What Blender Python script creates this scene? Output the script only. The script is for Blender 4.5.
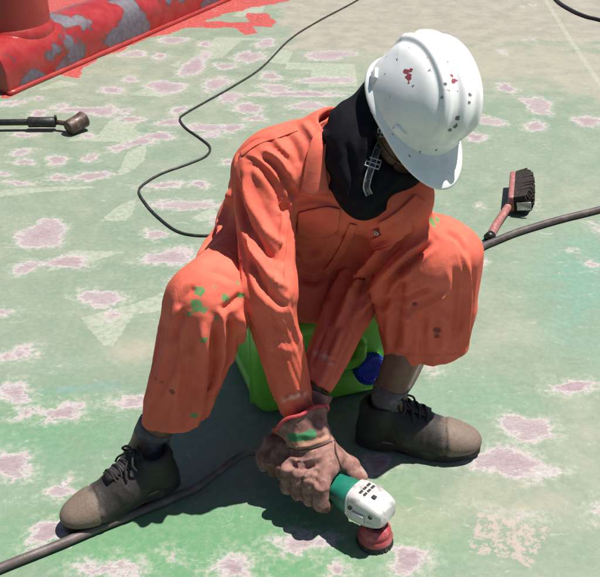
import bpy, bmesh, math, random
import numpy as np
from mathutils import Vector, Matrix
from mathutils.bvhtree import BVHTree

random.seed(7); RNG = np.random.default_rng(11)
for o in list(bpy.data.objects): bpy.data.objects.remove(o)
SC = bpy.context.scene; COL = SC.collection

# ------------------------------------------------------------------ camera, sky, sun, exposure
CAM_H, CAM_P, CAM_F = 1.43, math.radians(32.0), 900.0            # height, pitch below the horizon, focal length in photo pixels
cd = bpy.data.cameras.new('camera'); cam = bpy.data.objects.new('camera', cd); COL.objects.link(cam)
cam.location = (0, 0, CAM_H); cam.rotation_euler = (math.pi/2 - CAM_P, 0, 0)
cd.sensor_fit = 'HORIZONTAL'; cd.sensor_width = 36.0; cd.lens = 36.0*CAM_F/600.0
cd.clip_start = 0.05; cd.clip_end = 2000.0
SC.camera = cam
SUN_EL, SUN_AZ = math.radians(71.0), math.atan2(0.27, 0.95)      # towards the sun: right and a little behind the worker
sdir = Vector((math.cos(SUN_EL)*math.cos(SUN_AZ), math.cos(SUN_EL)*math.sin(SUN_AZ), math.sin(SUN_EL)))
world = bpy.data.worlds.new('World'); SC.world = world; world.use_nodes = True
wn = world.node_tree.nodes; wl = world.node_tree.links
sky = wn.new('ShaderNodeTexSky'); sky.sky_type = 'NISHITA'; sky.sun_disc = False
sky.sun_elevation = SUN_EL; sky.sun_rotation = math.pi/2 - SUN_AZ
sky.dust_density = 1.0; sky.ozone_density = 1.0
wl.new(sky.outputs[0], wn['Background'].inputs[0]); wn['Background'].inputs[1].default_value = 0.05
sl = bpy.data.lights.new('sun', 'SUN'); sl.energy = 5.0; sl.angle = math.radians(0.55); sl.color = (1.0, 0.955, 0.88)
so = bpy.data.objects.new('sun', sl); COL.objects.link(so); so.location = (3, 2, 8)
so.rotation_euler = (-sdir).to_track_quat('-Z', 'Y').to_euler()
SC.view_settings.view_transform = 'Standard'; SC.view_settings.look = 'None'
SC.view_settings.gamma = 1.0; SC.view_settings.use_curve_mapping = False
SC.view_settings.exposure = 0.65
SC.render.engine = 'CYCLES'
SC.cycles.use_adaptive_sampling = True; SC.cycles.adaptive_threshold = 0.025; SC.cycles.max_bounces = 6; SC.cycles.diffuse_bounces = 3; SC.cycles.glossy_bounces = 2; SC.cycles.caustics_reflective = False; SC.cycles.caustics_refractive = False

# ------------------------------------------------------------------ measuring: a photo pixel and a height (or distance) give a place
cF = np.array([0, math.cos(CAM_P), -math.sin(CAM_P)]); cU = np.array([0, math.sin(CAM_P), math.cos(CAM_P)]); cR = np.array([1., 0, 0]); cC = np.array([0, 0, CAM_H])
def ray(x, y): return cF + cR*(x-300)/CAM_F - cU*(y-288.5)/CAM_F
def P(x, y, z=0.0):
    d = ray(x, y); return cC + d*(z-CAM_H)/d[2]
def PY(x, y, Y):
    d = ray(x, y); return cC + d*Y/d[1]
def norm(v): v = np.asarray(v, float); return v/np.linalg.norm(v)

# ------------------------------------------------------------------ object helpers
def mesh_obj(name, verts, faces, mat=None, parent=None, smooth=True):
    me = bpy.data.meshes.new(name); me.from_pydata([tuple(map(float, v)) for v in verts], [], [tuple(map(int, f)) for f in faces]); me.update()
    if smooth: me.polygons.foreach_set('use_smooth', [True]*len(me.polygons))
    o = bpy.data.objects.new(name, me); COL.objects.link(o)
    if mat: me.materials.append(mat)
    if parent: o.parent = parent
    return o
def np_obj(name, V, Q, mat=None, parent=None):
    me = bpy.data.meshes.new(name); n = len(V); m = len(Q)
    me.vertices.add(n); me.vertices.foreach_set('co', V.astype(np.float32).ravel())
    me.loops.add(m*4); me.loops.foreach_set('vertex_index', Q.astype(np.int32).ravel())
    me.polygons.add(m); me.polygons.foreach_set('loop_start', np.arange(0, m*4, 4, dtype=np.int32)); me.polygons.foreach_set('loop_total', np.full(m, 4, dtype=np.int32))
    me.polygons.foreach_set('use_smooth', np.ones(m, dtype=bool)); me.update(calc_edges=True); me.validate()
    o = bpy.data.objects.new(name, me); COL.objects.link(o)
    if mat: me.materials.append(mat)
    if parent: o.parent = parent
    return o
def attr(o, name, vals):
    a = o.data.attributes.new(name, 'FLOAT', 'POINT'); a.data.foreach_set('value', np.asarray(vals, np.float32))
def bm_obj(name, bm, mat=None, parent=None, smooth=True):
    me = bpy.data.meshes.new(name); bmesh.ops.recalc_face_normals(bm, faces=bm.faces[:]); bm.to_mesh(me); bm.free()
    if smooth: me.polygons.foreach_set('use_smooth', [True]*len(me.polygons))
    o = bpy.data.objects.new(name, me); COL.objects.link(o)
    if mat: me.materials.append(mat)
    if parent: o.parent = parent
    return o
def autosmooth(o, ang=35):
    bm = bmesh.new(); bm.from_mesh(o.data); t = math.radians(ang)
    for e in bm.edges:
        if len(e.link_faces) == 2 and e.calc_face_angle(0) > t: e.smooth = False
    bm.to_mesh(o.data); bm.free()
def tag(o, label=None, cat=None, group=None, kind=None):
    if label: o['label'] = label
    if cat: o['category'] = cat
    if group: o['group'] = group
    if kind: o['kind'] = kind
    return o
def empty(name, loc=(0, 0, 0)):
    o = bpy.data.objects.new(name, None); COL.objects.link(o); o.location = tuple(map(float, loc)); o.empty_display_size = 0.05
    return o
def adopt(child, root):           # parent without moving (root is only translated)
    child.parent = root; child.matrix_parent_inverse = Matrix.Translation(root.location).inverted()
def spline(pts, n=8):
    p = np.array(pts, float); out = []
    p = np.vstack([2*p[0]-p[1], p, 2*p[-1]-p[-2]])
    for i in range(1, len(p)-2):
        a, b, c, d = p[i-1], p[i], p[i+1], p[i+2]
        for t in np.linspace(0, 1, n, endpoint=False):
            out.append(0.5*((2*b) + (-a+c)*t + (2*a-5*b+4*c-d)*t*t + (-a+3*b-3*c+d)*t**3))
    out.append(p[-2]); return np.array(out)
def tube(pts, r, ns=10, caps=True):
    p = np.array(pts, float); n = len(p); r = np.broadcast_to(np.asarray(r, float), (n,))
    T = np.gradient(p, axis=0); T /= np.linalg.norm(T, axis=1)[:, None]+1e-12
    u = np.cross(T[0], [0, 0, 1.]);
    if np.linalg.norm(u) < 1e-3: u = np.cross(T[0], [1., 0, 0])
    u = norm(u); V = []; Fc = []
    for i in range(n):
        u = norm(u - T[i]*np.dot(u, T[i])); w = np.cross(T[i], u)
        for k in range(ns):
            a = 2*math.pi*k/ns; V.append(p[i]+r[i]*(u*math.cos(a)+w*math.sin(a)))
    for i in range(n-1):
        for k in range(ns):
            Fc.append((i*ns+k, i*ns+(k+1) % ns, (i+1)*ns+(k+1) % ns, (i+1)*ns+k))
    if caps: Fc.append(tuple(range(ns))[::-1]); Fc.append(tuple(range((n-1)*ns, n*ns)))
    return V, Fc
def tube_obj(name, pts, r, mat, parent=None, ns=10):
    V, Fc = tube(pts, r, ns); return mesh_obj(name, V, Fc, mat, parent)
def lathe(name, prof, ns, mat, parent=None, frame=None, org=(0, 0, 0)):
    # prof: (radius, height); frame columns: x, y, axis
    fr = np.eye(3) if frame is None else np.asarray(frame); V = []; Fc = []
    for (r, h) in prof:
        for k in range(ns):
            a = 2*math.pi*k/ns; V.append(np.asarray(org)+fr @ np.array([r*math.cos(a), r*math.sin(a), h]))
    for i in range(len(prof)-1):
        for k in range(ns): Fc.append((i*ns+k, i*ns+(k+1) % ns, (i+1)*ns+(k+1) % ns, (i+1)*ns+k))
    Fc.append(tuple(range(ns))[::-1]); Fc.append(tuple(range((len(prof)-1)*ns, len(prof)*ns)))
    o = mesh_obj(name, V, Fc, mat, parent); autosmooth(o, 38); return o
def frame_from(axis, hint=(0, 0, 1)):
    z = norm(axis); x = np.cross(hint, z)
    if np.linalg.norm(x) < 1e-3: x = np.cross((1, 0, 0), z)
    x = norm(x); return np.stack([x, np.cross(z, x), z], axis=1)
def box_obj(name, c, fr, dims, bev, mat, parent=None, seg=3, shape=None):
    bm = bmesh.new(); bmesh.ops.create_cube(bm, size=1.0)
    for v in bm.verts: v.co = Vector((v.co.x*dims[0], v.co.y*dims[1], v.co.z*dims[2]))
    if shape: shape(bm)
    if bev > 0: bmesh.ops.bevel(bm, geom=bm.edges[:], offset=bev, segments=seg, profile=0.5, affect='EDGES')
    fr = np.asarray(fr)
    for v in bm.verts: v.co = Vector(tuple(np.asarray(c)+fr @ np.array(v.co)))
    o = bm_obj(name, bm, mat, parent); autosmooth(o, 40); return o

# ------------------------------------------------------------------ smooth value noise (for cloth folds)
_T = RNG.random((64, 64, 64)).astype(np.float32)*2-1
def vnoise(p):
    p = np.asarray(p, np.float32); i = np.floor(p).astype(int); f = p-i; f = f*f*(3-2*f); i &= 63; j = (i+1) & 63
    def g(a, b, c): return _T[a, b, c]
    x0, y0, z0 = i.T; x1, y1, z1 = j.T; fx, fy, fz = f.T
    return ((g(x0, y0, z0)*(1-fx)+g(x1, y0, z0)*fx)*(1-fy)+(g(x0, y1, z0)*(1-fx)+g(x1, y1, z0)*fx)*fy)*(1-fz) + \
           ((g(x0, y0, z1)*(1-fx)+g(x1, y0, z1)*fx)*(1-fy)+(g(x0, y1, z1)*(1-fx)+g(x1, y1, z1)*fx)*fy)*fz

# ------------------------------------------------------------------ implicit modelling: smooth unions on a grid, then one continuous skin
class Grid:
    def __init__(s, lo, hi, h):
        s.lo = np.array(lo, float); s.h = h; s.n = np.ceil((np.array(hi)-s.lo)/h).astype(int)+1
        s.ax = [(s.lo[k]+h*np.arange(s.n[k])).astype(np.float32) for k in range(3)]
    def new(s): return np.full(s.n, 0.2, np.float32)
    def sl(s, a, b):
        i0 = np.clip(np.floor((np.asarray(a)-s.lo)/s.h).astype(int), 0, s.n); i1 = np.clip(np.ceil((np.asarray(b)-s.lo)/s.h).astype(int)+1, 0, s.n)
        return tuple(slice(int(i0[k]), int(i1[k])) for k in range(3))
    def pts(s, q): return s.ax[0][q[0]][:, None, None], s.ax[1][q[1]][None, :, None], s.ax[2][q[2]][None, None, :]
def smin(a, b, k):
    if k <= 0: return np.minimum(a, b)
    h = np.maximum(k-np.abs(a-b), 0)/k; return np.minimum(a, b)-h*h*k*0.25
def add(G, Fd, prim, k=0.0, sub=False):
    fn, lo, hi = prim; m = k+0.02; q = G.sl(np.asarray(lo)-m, np.asarray(hi)+m)
    if any(t.stop <= t.start for t in q): return
    d = fn(*G.pts(q)).astype(np.float32)
    Fd[q] = -smin(-Fd[q], d, k) if sub else smin(Fd[q], d, k)
def cone(a, b, r1, r2, wide=None, s=1.0):
    a = np.asarray(a, float); b = np.asarray(b, float); ab = b-a; L2 = ab@ab; R = max(r1, r2)*max(s, 1)
    n = None if wide is None else norm(np.asarray(wide)-ab*(np.asarray(wide)@ab)/L2)
    def fn(x, y, z):
        X = x-a[0]; Y = y-a[1]; Z = z-a[2]; t = np.clip((X*ab[0]+Y*ab[1]+Z*ab[2])/L2, 0, 1)
        X = X-t*ab[0]; Y = Y-t*ab[1]; Z = Z-t*ab[2]; d2 = X*X+Y*Y+Z*Z
        if n is not None: vn = X*n[0]+Y*n[1]+Z*n[2]; d2 = d2+vn*vn*(1/s**2-1)
        return np.sqrt(d2)-(r1+(r2-r1)*t)
    return fn, np.minimum(a, b)-R, np.maximum(a, b)+R
def ell(c, fr, rad):
    c = np.asarray(c, float); fr = np.asarray(fr, float); R = max(rad)
    def fn(x, y, z):
        X = x-c[0]; Y = y-c[1]; Z = z-c[2]; k0 = 0; k1 = 0
        for i in range(3):
            q = X*fr[0, i]+Y*fr[1, i]+Z*fr[2, i]; k0 = k0+(q/rad[i])**2; k1 = k1+(q/rad[i]**2)**2
        k0 = np.sqrt(k0); return k0*(k0-1)/(np.sqrt(k1)+1e-9)
    return fn, c-R, c+R
def rbox(c, fr, half, r):
    c = np.asarray(c, float); fr = np.asarray(fr, float); R = float(np.linalg.norm(half))
    def fn(x, y, z):
        X = x-c[0]; Y = y-c[1]; Z = z-c[2]; o = 0; m = None
        for i in range(3):
            q = np.abs(X*fr[0, i]+Y*fr[1, i]+Z*fr[2, i])-(half[i]-r); o = o+np.maximum(q, 0)**2; m = q if m is None else np.maximum(m, q)
        return np.sqrt(o)+np.minimum(m, 0)-r
    return fn, c-R, c+R
def cut(prim, pt, nrm):            # keep the side the normal points away from
    fn, lo, hi = prim; pt = np.asarray(pt, float); nrm = norm(nrm)
    return (lambda x, y, z: np.maximum(fn(x, y, z), (x-pt[0])*nrm[0]+(y-pt[1])*nrm[1]+(z-pt[2])*nrm[2])), lo, hi
def surface(G, Fd):
    f = Fd; n = np.array(f.shape); s = f < 0
    c = np.zeros(n-1, np.int8)
    for dx in (0, 1):
        for dy in (0, 1):
            for dz in (0, 1): c += s[dx:n[0]-1+dx, dy:n[1]-1+dy, dz:n[2]-1+dz]
    I = np.argwhere((c > 0) & (c < 8)); idx = -np.ones(n-1, np.int64); idx[tuple(I.T)] = np.arange(len(I))
    acc = np.zeros((len(I), 3)); cnt = np.zeros(len(I))
    E3 = np.eye(3, dtype=int)
    for ax in range(3):
        o1, o2 = [k for k in range(3) if k != ax]
        for u in (0, 1):
            for v in (0, 1):
                off = E3[o1]*u+E3[o2]*v; A = I+off; B = A+E3[ax]
                fa = f[tuple(A.T)]; fb = f[tuple(B.T)]; m = (fa < 0) != (fb < 0); t = np.where(m, fa/np.where(m, fa-fb, 1), 0)
                acc[m] += (A+t[:, None]*E3[ax])[m]; cnt += m
    V = G.lo+G.h*acc/cnt[:, None]; Q = []
    for ax in range(3):
        o1, o2 = [(1, 2), (2, 0), (0, 1)][ax]
        sa = s[tuple(slice(0, n[k]-1) if k == ax else slice(1, n[k]-1) for k in range(3))]
        sb = s[tuple(slice(1, n[k]) if k == ax else slice(1, n[k]-1) for k in range(3))]
        J = np.argwhere(sa != sb); off = np.array([0 if k == ax else 1 for k in range(3)]); J = J+off
        ins = s[tuple(J.T)]
        q = [idx[tuple((J-E3[o1]*a-E3[o2]*b).T)] for a, b in ((1, 1), (0, 1), (0, 0), (1, 0))]
        q = np.stack(q, 1); q[~ins] = q[~ins][:, ::-1]; Q.append(q)
    return V, np.vstack(Q)
def smooth_mesh(V, Q, it=2, lam=0.5):
    e = np.vstack([Q[:, [0, 1]], Q[:, [1, 2]], Q[:, [2, 3]], Q[:, [3, 0]]]); e = np.vstack([e, e[:, ::-1]]); deg = np.bincount(e[:, 0], minlength=len(V)).astype(float)
    for _ in range(it):
        for l in (lam, -lam*1.04):
            S = np.stack([np.bincount(e[:, 0], V[e[:, 1], k], minlength=len(V)) for k in range(3)], 1)/deg[:, None]
            V = V+l*(S-V)
    return V
def vnormals(V, Q):
    nrm = np.cross(V[Q[:, 2]]-V[Q[:, 0]], V[Q[:, 3]]-V[Q[:, 1]]); N = np.zeros_like(V)
    for k in range(4):
        for c in range(3): N[:, c] += np.bincount(Q[:, k], nrm[:, c], minlength=len(V))
    return N/(np.linalg.norm(N, axis=1)[:, None]+1e-12)
def bvh_of(V, Q): return BVHTree.FromPolygons([tuple(v) for v in V.tolist()], [tuple(q) for q in Q.tolist()])
def hit(tree, x, y):
    d = norm(ray(x, y)); r = tree.ray_cast(Vector(cC), Vector(d))
    return (None, None) if r[0] is None else (np.array(r[0]), np.array(r[1]))
def strokes(V, Q, S):
    """cloth folds: each stroke is a crease (amp<0) or ridge (amp>0) along a line traced over the surface"""
    tree = bvh_of(V, Q); N = vnormals(V, Q); D = np.zeros(len(V))
    for (pts, w, amp) in S:
        pp = spline([(a, b, 0) for a, b in pts], 36)[:, :2]; H = []; NN = []
        for a, b in pp:
            h, nn = hit(tree, a, b)
            if h is not None: H.append(h); NN.append(nn)
        if len(H) < 3: continue
        H = np.array(H); NN = np.array(NN); br = [0]+[i for i in range(1, len(H)) if np.linalg.norm(H[i]-H[i-1]) > .03]+[len(H)]
        a0, a1 = max(zip(br[:-1], br[1:]), key=lambda t: t[1]-t[0]); H = H[a0:a1]; NN = NN[a0:a1]
        if len(H) < 3: continue
        lo = H.min(0)-3*w; hi = H.max(0)+3*w
        I = np.where(np.all((V > lo) & (V < hi), axis=1))[0]
        if len(I) == 0: continue
        d = np.linalg.norm(V[I][:, None, :]-H[None], axis=2); j = d.argmin(1); dm = d[np.arange(len(I)), j]
        t = j/(len(H)-1); tap = np.clip(np.minimum(t, 1-t)*5, 0.0, 1); tap = 0.15+0.85*tap*tap*(3-2*tap)
        face = np.clip((N[I]*NN[j]).sum(1)*1.5+0.3, 0, 1)
        g = np.exp(-(dm/(.9*w))**1.45) - 0.28*np.exp(-((dm-1.9*w)/(0.8*w))**2)
        D[I] += 1.15*amp*g*tap*face
    return V+N*D[:, None]

# ------------------------------------------------------------------ materials
class MT:
    def __init__(s, name):
        s.m = bpy.data.materials.new(name); s.m.use_nodes = True; s.nt = s.m.node_tree; s.b = s.nt.nodes['Principled BSDF']
    def n(s, t, **kw):
        nd = s.nt.nodes.new('ShaderNode'+t)
        for k, v in kw.items(): setattr(nd, k, v)
        return nd
    def put(s, sock, v):
        if hasattr(v, 'is_output'): s.nt.links.new(v, sock)
        elif isinstance(v, (tuple, list)) and len(v) == 3 and sock.type == 'RGBA': sock.default_value = (*v, 1)
        else: sock.default_value = v
    def coord(s, which='Object'): return s.n('TexCoord').outputs[which]
    def noise(s, scale, detail=4, rough=0.55, vec=None, dist=0.0, stretch=None):
        nd = s.n('TexNoise'); nd.inputs['Scale'].default_value = scale; nd.inputs['Detail'].default_value = detail; nd.inputs['Roughness'].default_value = rough; nd.inputs['Distortion'].default_value = dist
        v = vec if vec is not None else s.coord()
        if stretch is not None:
            mp = s.n('Mapping'); mp.inputs['Scale'].default_value = stretch; s.put(mp.inputs['Vector'], v); v = mp.outputs[0]
        s.put(nd.inputs['Vector'], v); return nd.outputs['Fac']
    def math(s, op, a, b=0.0, c=None):
        nd = s.n('Math', operation=op); s.put(nd.inputs[0], a); s.put(nd.inputs[1], b)
        if c is not None: s.put(nd.inputs[2], c)
        return nd.outputs[0]
    def ramp(s, v, lo, hi, a=0.0, b=1.0):
        nd = s.n('MapRange', interpolation_type='SMOOTHSTEP'); s.put(nd.inputs[0], v)
        for i, x in enumerate((lo, hi, a, b)): s.put(nd.inputs[i+1], x)
        return nd.outputs[0]
    def mix(s, f, a, b, blend='MIX'):
        nd = s.n('Mix', data_type='RGBA', blend_type=blend); s.put(nd.inputs[0], f); s.put(nd.inputs[6], a); s.put(nd.inputs[7], b); return nd.outputs[2]
    def at(s, name): return s.n('Attribute', attribute_name=name).outputs['Fac']
    def bump(s, h, strength=0.3, dist=0.005, prev=None):
        nd = s.n('Bump'); nd.inputs['Strength'].default_value = strength; nd.inputs['Distance'].default_value = dist; s.put(nd.inputs['Height'], h)
        if prev is not None: s.put(nd.inputs['Normal'], prev)
        return nd.outputs[0]
    def out(s, col=None, rough=None, nrm=None, spec=None, metal=None, alb=0.72):
        if col is not None:
            if alb != 1.0: col = s.mix(1.0, col, (alb, alb, alb), 'MULTIPLY')
            s.put(s.b.inputs['Base Color'], col)
        if rough is not None: s.put(s.b.inputs['Roughness'], rough)
        if nrm is not None: s.put(s.b.inputs['Normal'], nrm)
        if spec is not None: s.b.inputs['Specular IOR Level'].default_value = spec
        if metal is not None: s.b.inputs['Metallic'].default_value = metal
        return s.m
def worn(name, col, col2, scale=30, rough=0.6, bump=0.15, bscale=120, lo=0.45, hi=0.7, metal=0.0, spec=0.5, dist=0.002):
    t = MT(name); f = t.ramp(t.noise(scale, 6, 0.6), lo, hi); c = t.mix(f, col, col2)
    r = t.ramp(t.noise(scale*1.7, 4), 0.3, 0.7, rough-0.1, rough+0.12)
    return t.out(c, r, t.bump(t.noise(bscale, 5), bump, dist), spec, metal)

# ================================================================== DECK
def spot_list():
    S = [(12,103,14,3),(38,98,7,2),(111,90,10,4),(130,79,9,3),(40,113,12,3),(60,106,8,3),(85,110,30,4),(103,112,13,5),(126,111,8,3),(132,120,14,2.5),(21,152,10,4),
      (25,162,11,4),(56,160,12,5),(90,158,10,4),(92,176,18,5),(4,174,8,3),(20,183,15,3),(60,178,14,3),(117,148,10,4),(140,142,15,5),(25,135,12,3),(88,136,9,3),
      (173,40,18,3),(134,54,12,4),(161,56,7,4),(205,44,7,3),(205,56,7,5),(193,67,14,9),(215,84,12,8),(112,90,12,4),(166,87,22,6),(108,110,9,5),(178,110,9,4),(170,122,12,5),
      (210,128,22,5),(160,136,18,4),(230,97,14,5),(245,56,10,5),(225,66,10,4),(245,110,12,4),(130,119,14,3),(266,43,10,5),(250,57,14,6),(270,76,10,5),(275,88,18,4),
      (300,94,60,2.6),(330,55,25,5),(325,80,25,4),(250,108,14,6),(310,106,25,4),(232,128,14,4),(255,118,10,4),(345,80,10,4),(506,88,10,5),(538,105,16,8),(535,126,12,5),
      (588,121,13,6),(489,121,15,5),(475,137,14,4),(522,7,3,1),(533,5,4,1),(530,40,5,1.5),(503,52,5,2),(480,207,4,2),(480,262,6,4),(571,250,4,2),(597,227,5,4),(592,264,8,4),
      (536,203,3,2),(165,185,19,3.5),(186,205,32,6),(200,184,10,4),(157,234,15,5),(170,257,30,8),(228,162,8,3),(212,135,10,3),(215,220,8,3),(43,234,28,13),(27,267,15,7),
      (68,262,20,8),(100,298,24,9),(178,283,12,6),(112,316,12,5),(18,354,18,8),(3,312,9,4),(16,393,20,10),(25,412,13,6),(65,412,24,9),(130,402,17,9),(8,465,26,15),(110,405,4,2),
      (58,490,13,8),(47,533,18,16),(110,569,26,12),(175,555,6,3),(235,568,26,11),(303,543,32,11),(572,387,22,8),(528,428,26,15),(508,462,44,16),(410,560,23,14),(597,512,7,9),
      (378,463,13,13),(436,431,5,3),(338,570,16,8),(432,369,8,5),(375,390,6,4),(388,330,7,14),(515,515,14,4)]
    return S
PALE = [[(536,-12),(540,-12),(572,38),(603,84),(600,88),(568,40)],[(80,318),(103,345),(113,347),(134,314),(165,311),(178,300),(182,285),(130,305)],[(100,221),(118,206),(137,198),(133,214),(125,221)],[(70,250),(127,252),(88,262),(46,272)],
  [(37,90),(60,80),(82,84),(60,88)],[(98,135),(110,120),(128,122),(140,115),(143,120),(133,128),(146,137),(147,142),(65,141),(72,138)],[(117,176),(127,152),(147,143),(145,160),(130,172)],
  [(0,190),(50,187),(90,186),(96,188),(40,192),(0,197)],[(213,39),(242,40),(222,58),(208,60),(203,55)],[(214,37),(262,38),(262,40.5),(215,40)],[(130,95),(150,84),(180,82),(190,84),(185,90),(160,97),(150,96)],
  [(287,62),(355,64),(358,86),(308,88),(312,70),(285,69)],[(278,48),(293,52),(287,64),(265,62)],[(232,16),(245,7),(265,5),(263,12),(240,17)],[(60,66),(100,52),(104,54),(64,69)],
  [(190,218),(215,206),(218,220),(196,222)],[(170,66),(175,62),(182,60),(178,67)]]
RED = [[(0,90),(60,64),(120,44),(205,8),(222,10),(222,16),(170,30),(165,33),(130,46),(100,58),(82,70),(78,78),(64,76),(60,73),(30,86),(18,94),(0,100)],
  [(165,34),(180,21),(235,22),(247,21),(247,13.5),(268,13),(271,17),(276,22),(272,27),(255,27),(257,33),(243,35),(235,28),(190,27)],
  [(205,-5),(300,-8),(290,1),(280,3),(250,8),(237,12),(222,14),(214,9)],[(300,-30),(305,-10),(200,-5),(100,40),(60,40),(40,-10)]]
BEIGE = [[(291,-60),(900,-60),(900,46),(600,44),(540,40),(490,42),(440,48),(365,52),(288,51),(292,29),(277,26)]]
SPECKLE = [[(478,513),(505,520),(552,527),(530,572),(515,560),(468,552)]]
def xs_nonuni(a, b, h):
    c = np.arange(a, b+1e-6, h); r = []; x = b; d = h
    while x < 250: d *= 1.35; x += d; r.append(x)
    l = []; x = a; d = h
    while x > -250: d *= 1.35; x -= d; l.append(x)
    return np.array(l[::-1]+list(c)+r)
def poly_sd(px, py, poly):
    p = np.array(poly, float); n = len(p); d = np.full(px.shape, 1e9); ins = np.zeros(px.shape, bool)
    for i in range(n):
        a = p[i]; b = p[(i+1) % n]; e = b-a; wx = px-a[0]; wy = py-a[1]; t = np.clip((wx*e[0]+wy*e[1])/(e@e), 0, 1)
        d = np.minimum(d, (wx-e[0]*t)**2+(wy-e[1]*t)**2)
        c = ((a[1] > py) != (b[1] > py)) & (px < (b[0]-a[0])*(py-a[1])/((b[1]-a[1]) if b[1] != a[1] else 1e-9)+a[0]); ins ^= c
    d = np.sqrt(d); return np.where(ins, d, -d)
def g2(x, y): return P(x, y)[:2]

def make_deck():
    xs = xs_nonuni(-2.3, 2.3, 0.009); ys = xs_nonuni(0.7, 6.3, 0.009)
    X, Y = np.meshgrid(xs, ys, indexing='ij'); nx, ny = X.shape; x = X.ravel(); y = Y.ravel()
    z = np.zeros_like(x)
    I = np.arange(nx*ny).reshape(nx, ny); Q = np.stack([I[:-1, :-1], I[1:, :-1], I[1:, 1:], I[:-1, 1:]], -1).reshape(-1, 4)
    spot = np.full(x.shape, -0.2); core = np.zeros(x.shape)
    def put_spot(c, a, b, th, k):
        m = (np.abs(x-c[0]) < a*2.2+.1) & (np.abs(y-c[1]) < max(a, b)*2.2+.1)
        dx = x[m]-c[0]; dy = y[m]-c[1]; u = dx*math.cos(th)+dy*math.sin(th); v = -dx*math.sin(th)+dy*math.cos(th)
        ang = np.arctan2(v/b, u/a); wob = 1+0.16*np.sin(2*ang+k)+0.12*np.sin(3*ang+2.3*k)+0.07*np.sin(5*ang+4.1*k)
        r = np.sqrt((u/a)**2+(v/b)**2)/wob; sd = (1-r)*min(a, b)
        spot[m] = np.maximum(spot[m], sd); core[m] = np.maximum(core[m], np.clip(1-r, 0, 1)*(0.45+0.55*math.sin(k*3.7)**2))
    for i, (px, py, rx, ry) in enumerate(spot_list()):
        c = g2(px, py); a = abs(g2(px+rx, py)[0]-c[0]); b = abs(g2(px, py-ry)[1]-g2(px, py+ry)[1])/2
        put_spot(c, a, b, 0.0, i*1.37)
    for i in range(240):                                   # the same wear goes on beyond the picture
        c = (RNG.uniform(-9, 9), RNG.uniform(-6, 12)); d = c[1]
        if d > 0.6 and abs(c[0]) < 0.33*math.hypot(d, 1.4)+.25 and d < 5.8: continue
        put_spot(c, RNG.uniform(.02, .1), RNG.uniform(.015, .06), RNG.uniform(0, 3), i*.77)
    def polys(L):
        f = np.full(x.shape, -0.3)
        for pl in L:
            gp = [g2(a, max(b, -140)) for a, b in pl]; f = np.maximum(f, np.clip(poly_sd(x, y, gp), -.3, .3))
        return f
    def blobs(L):
        f = np.zeros(x.shape)
        for (px, py, rx, ry, w) in L:
            c = g2(px, py); a = abs(g2(px+rx, py)[0]-c[0]); b = abs(g2(px, py-ry)[1]-g2(px, py+ry)[1])/2
            f += w*np.exp(-((x-c[0])/a)**2-((y-c[1])/b)**2)
        return f
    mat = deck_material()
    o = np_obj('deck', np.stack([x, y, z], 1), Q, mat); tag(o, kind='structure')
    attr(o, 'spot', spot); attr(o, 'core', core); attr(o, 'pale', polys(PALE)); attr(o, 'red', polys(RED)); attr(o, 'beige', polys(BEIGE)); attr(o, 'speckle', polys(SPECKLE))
    attr(o, 'teal', blobs([(590,255,50,45,1.0),(565,300,60,45,.7),(450,400,90,35,.6),(600,340,70,40,.5),(30,470,90,40,.35),(60,375,90,40,.35),(100,440,90,25,.3)]))
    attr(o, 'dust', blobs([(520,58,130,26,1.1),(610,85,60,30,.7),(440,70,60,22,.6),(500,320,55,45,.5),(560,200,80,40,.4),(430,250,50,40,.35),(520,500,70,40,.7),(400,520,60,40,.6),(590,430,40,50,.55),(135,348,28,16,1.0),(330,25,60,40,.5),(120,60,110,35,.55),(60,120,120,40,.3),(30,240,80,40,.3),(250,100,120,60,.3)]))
    attr(o, 'lush', blobs([(150,540,220,50,.9),(60,440,120,40,.7),(250,560,120,60,.9),(380,490,60,50,.6),(450,540,60,40,.35),(500,400,90,30,.45),(30,400,80,30,.4)]))
    attr(o, 'blue', np.clip(polys([[(30,388),(75,386),(110,381),(150,387),(150,393),(110,388),(75,392),(30,393)]])*40+.4, 0, 1))
    return o
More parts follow.
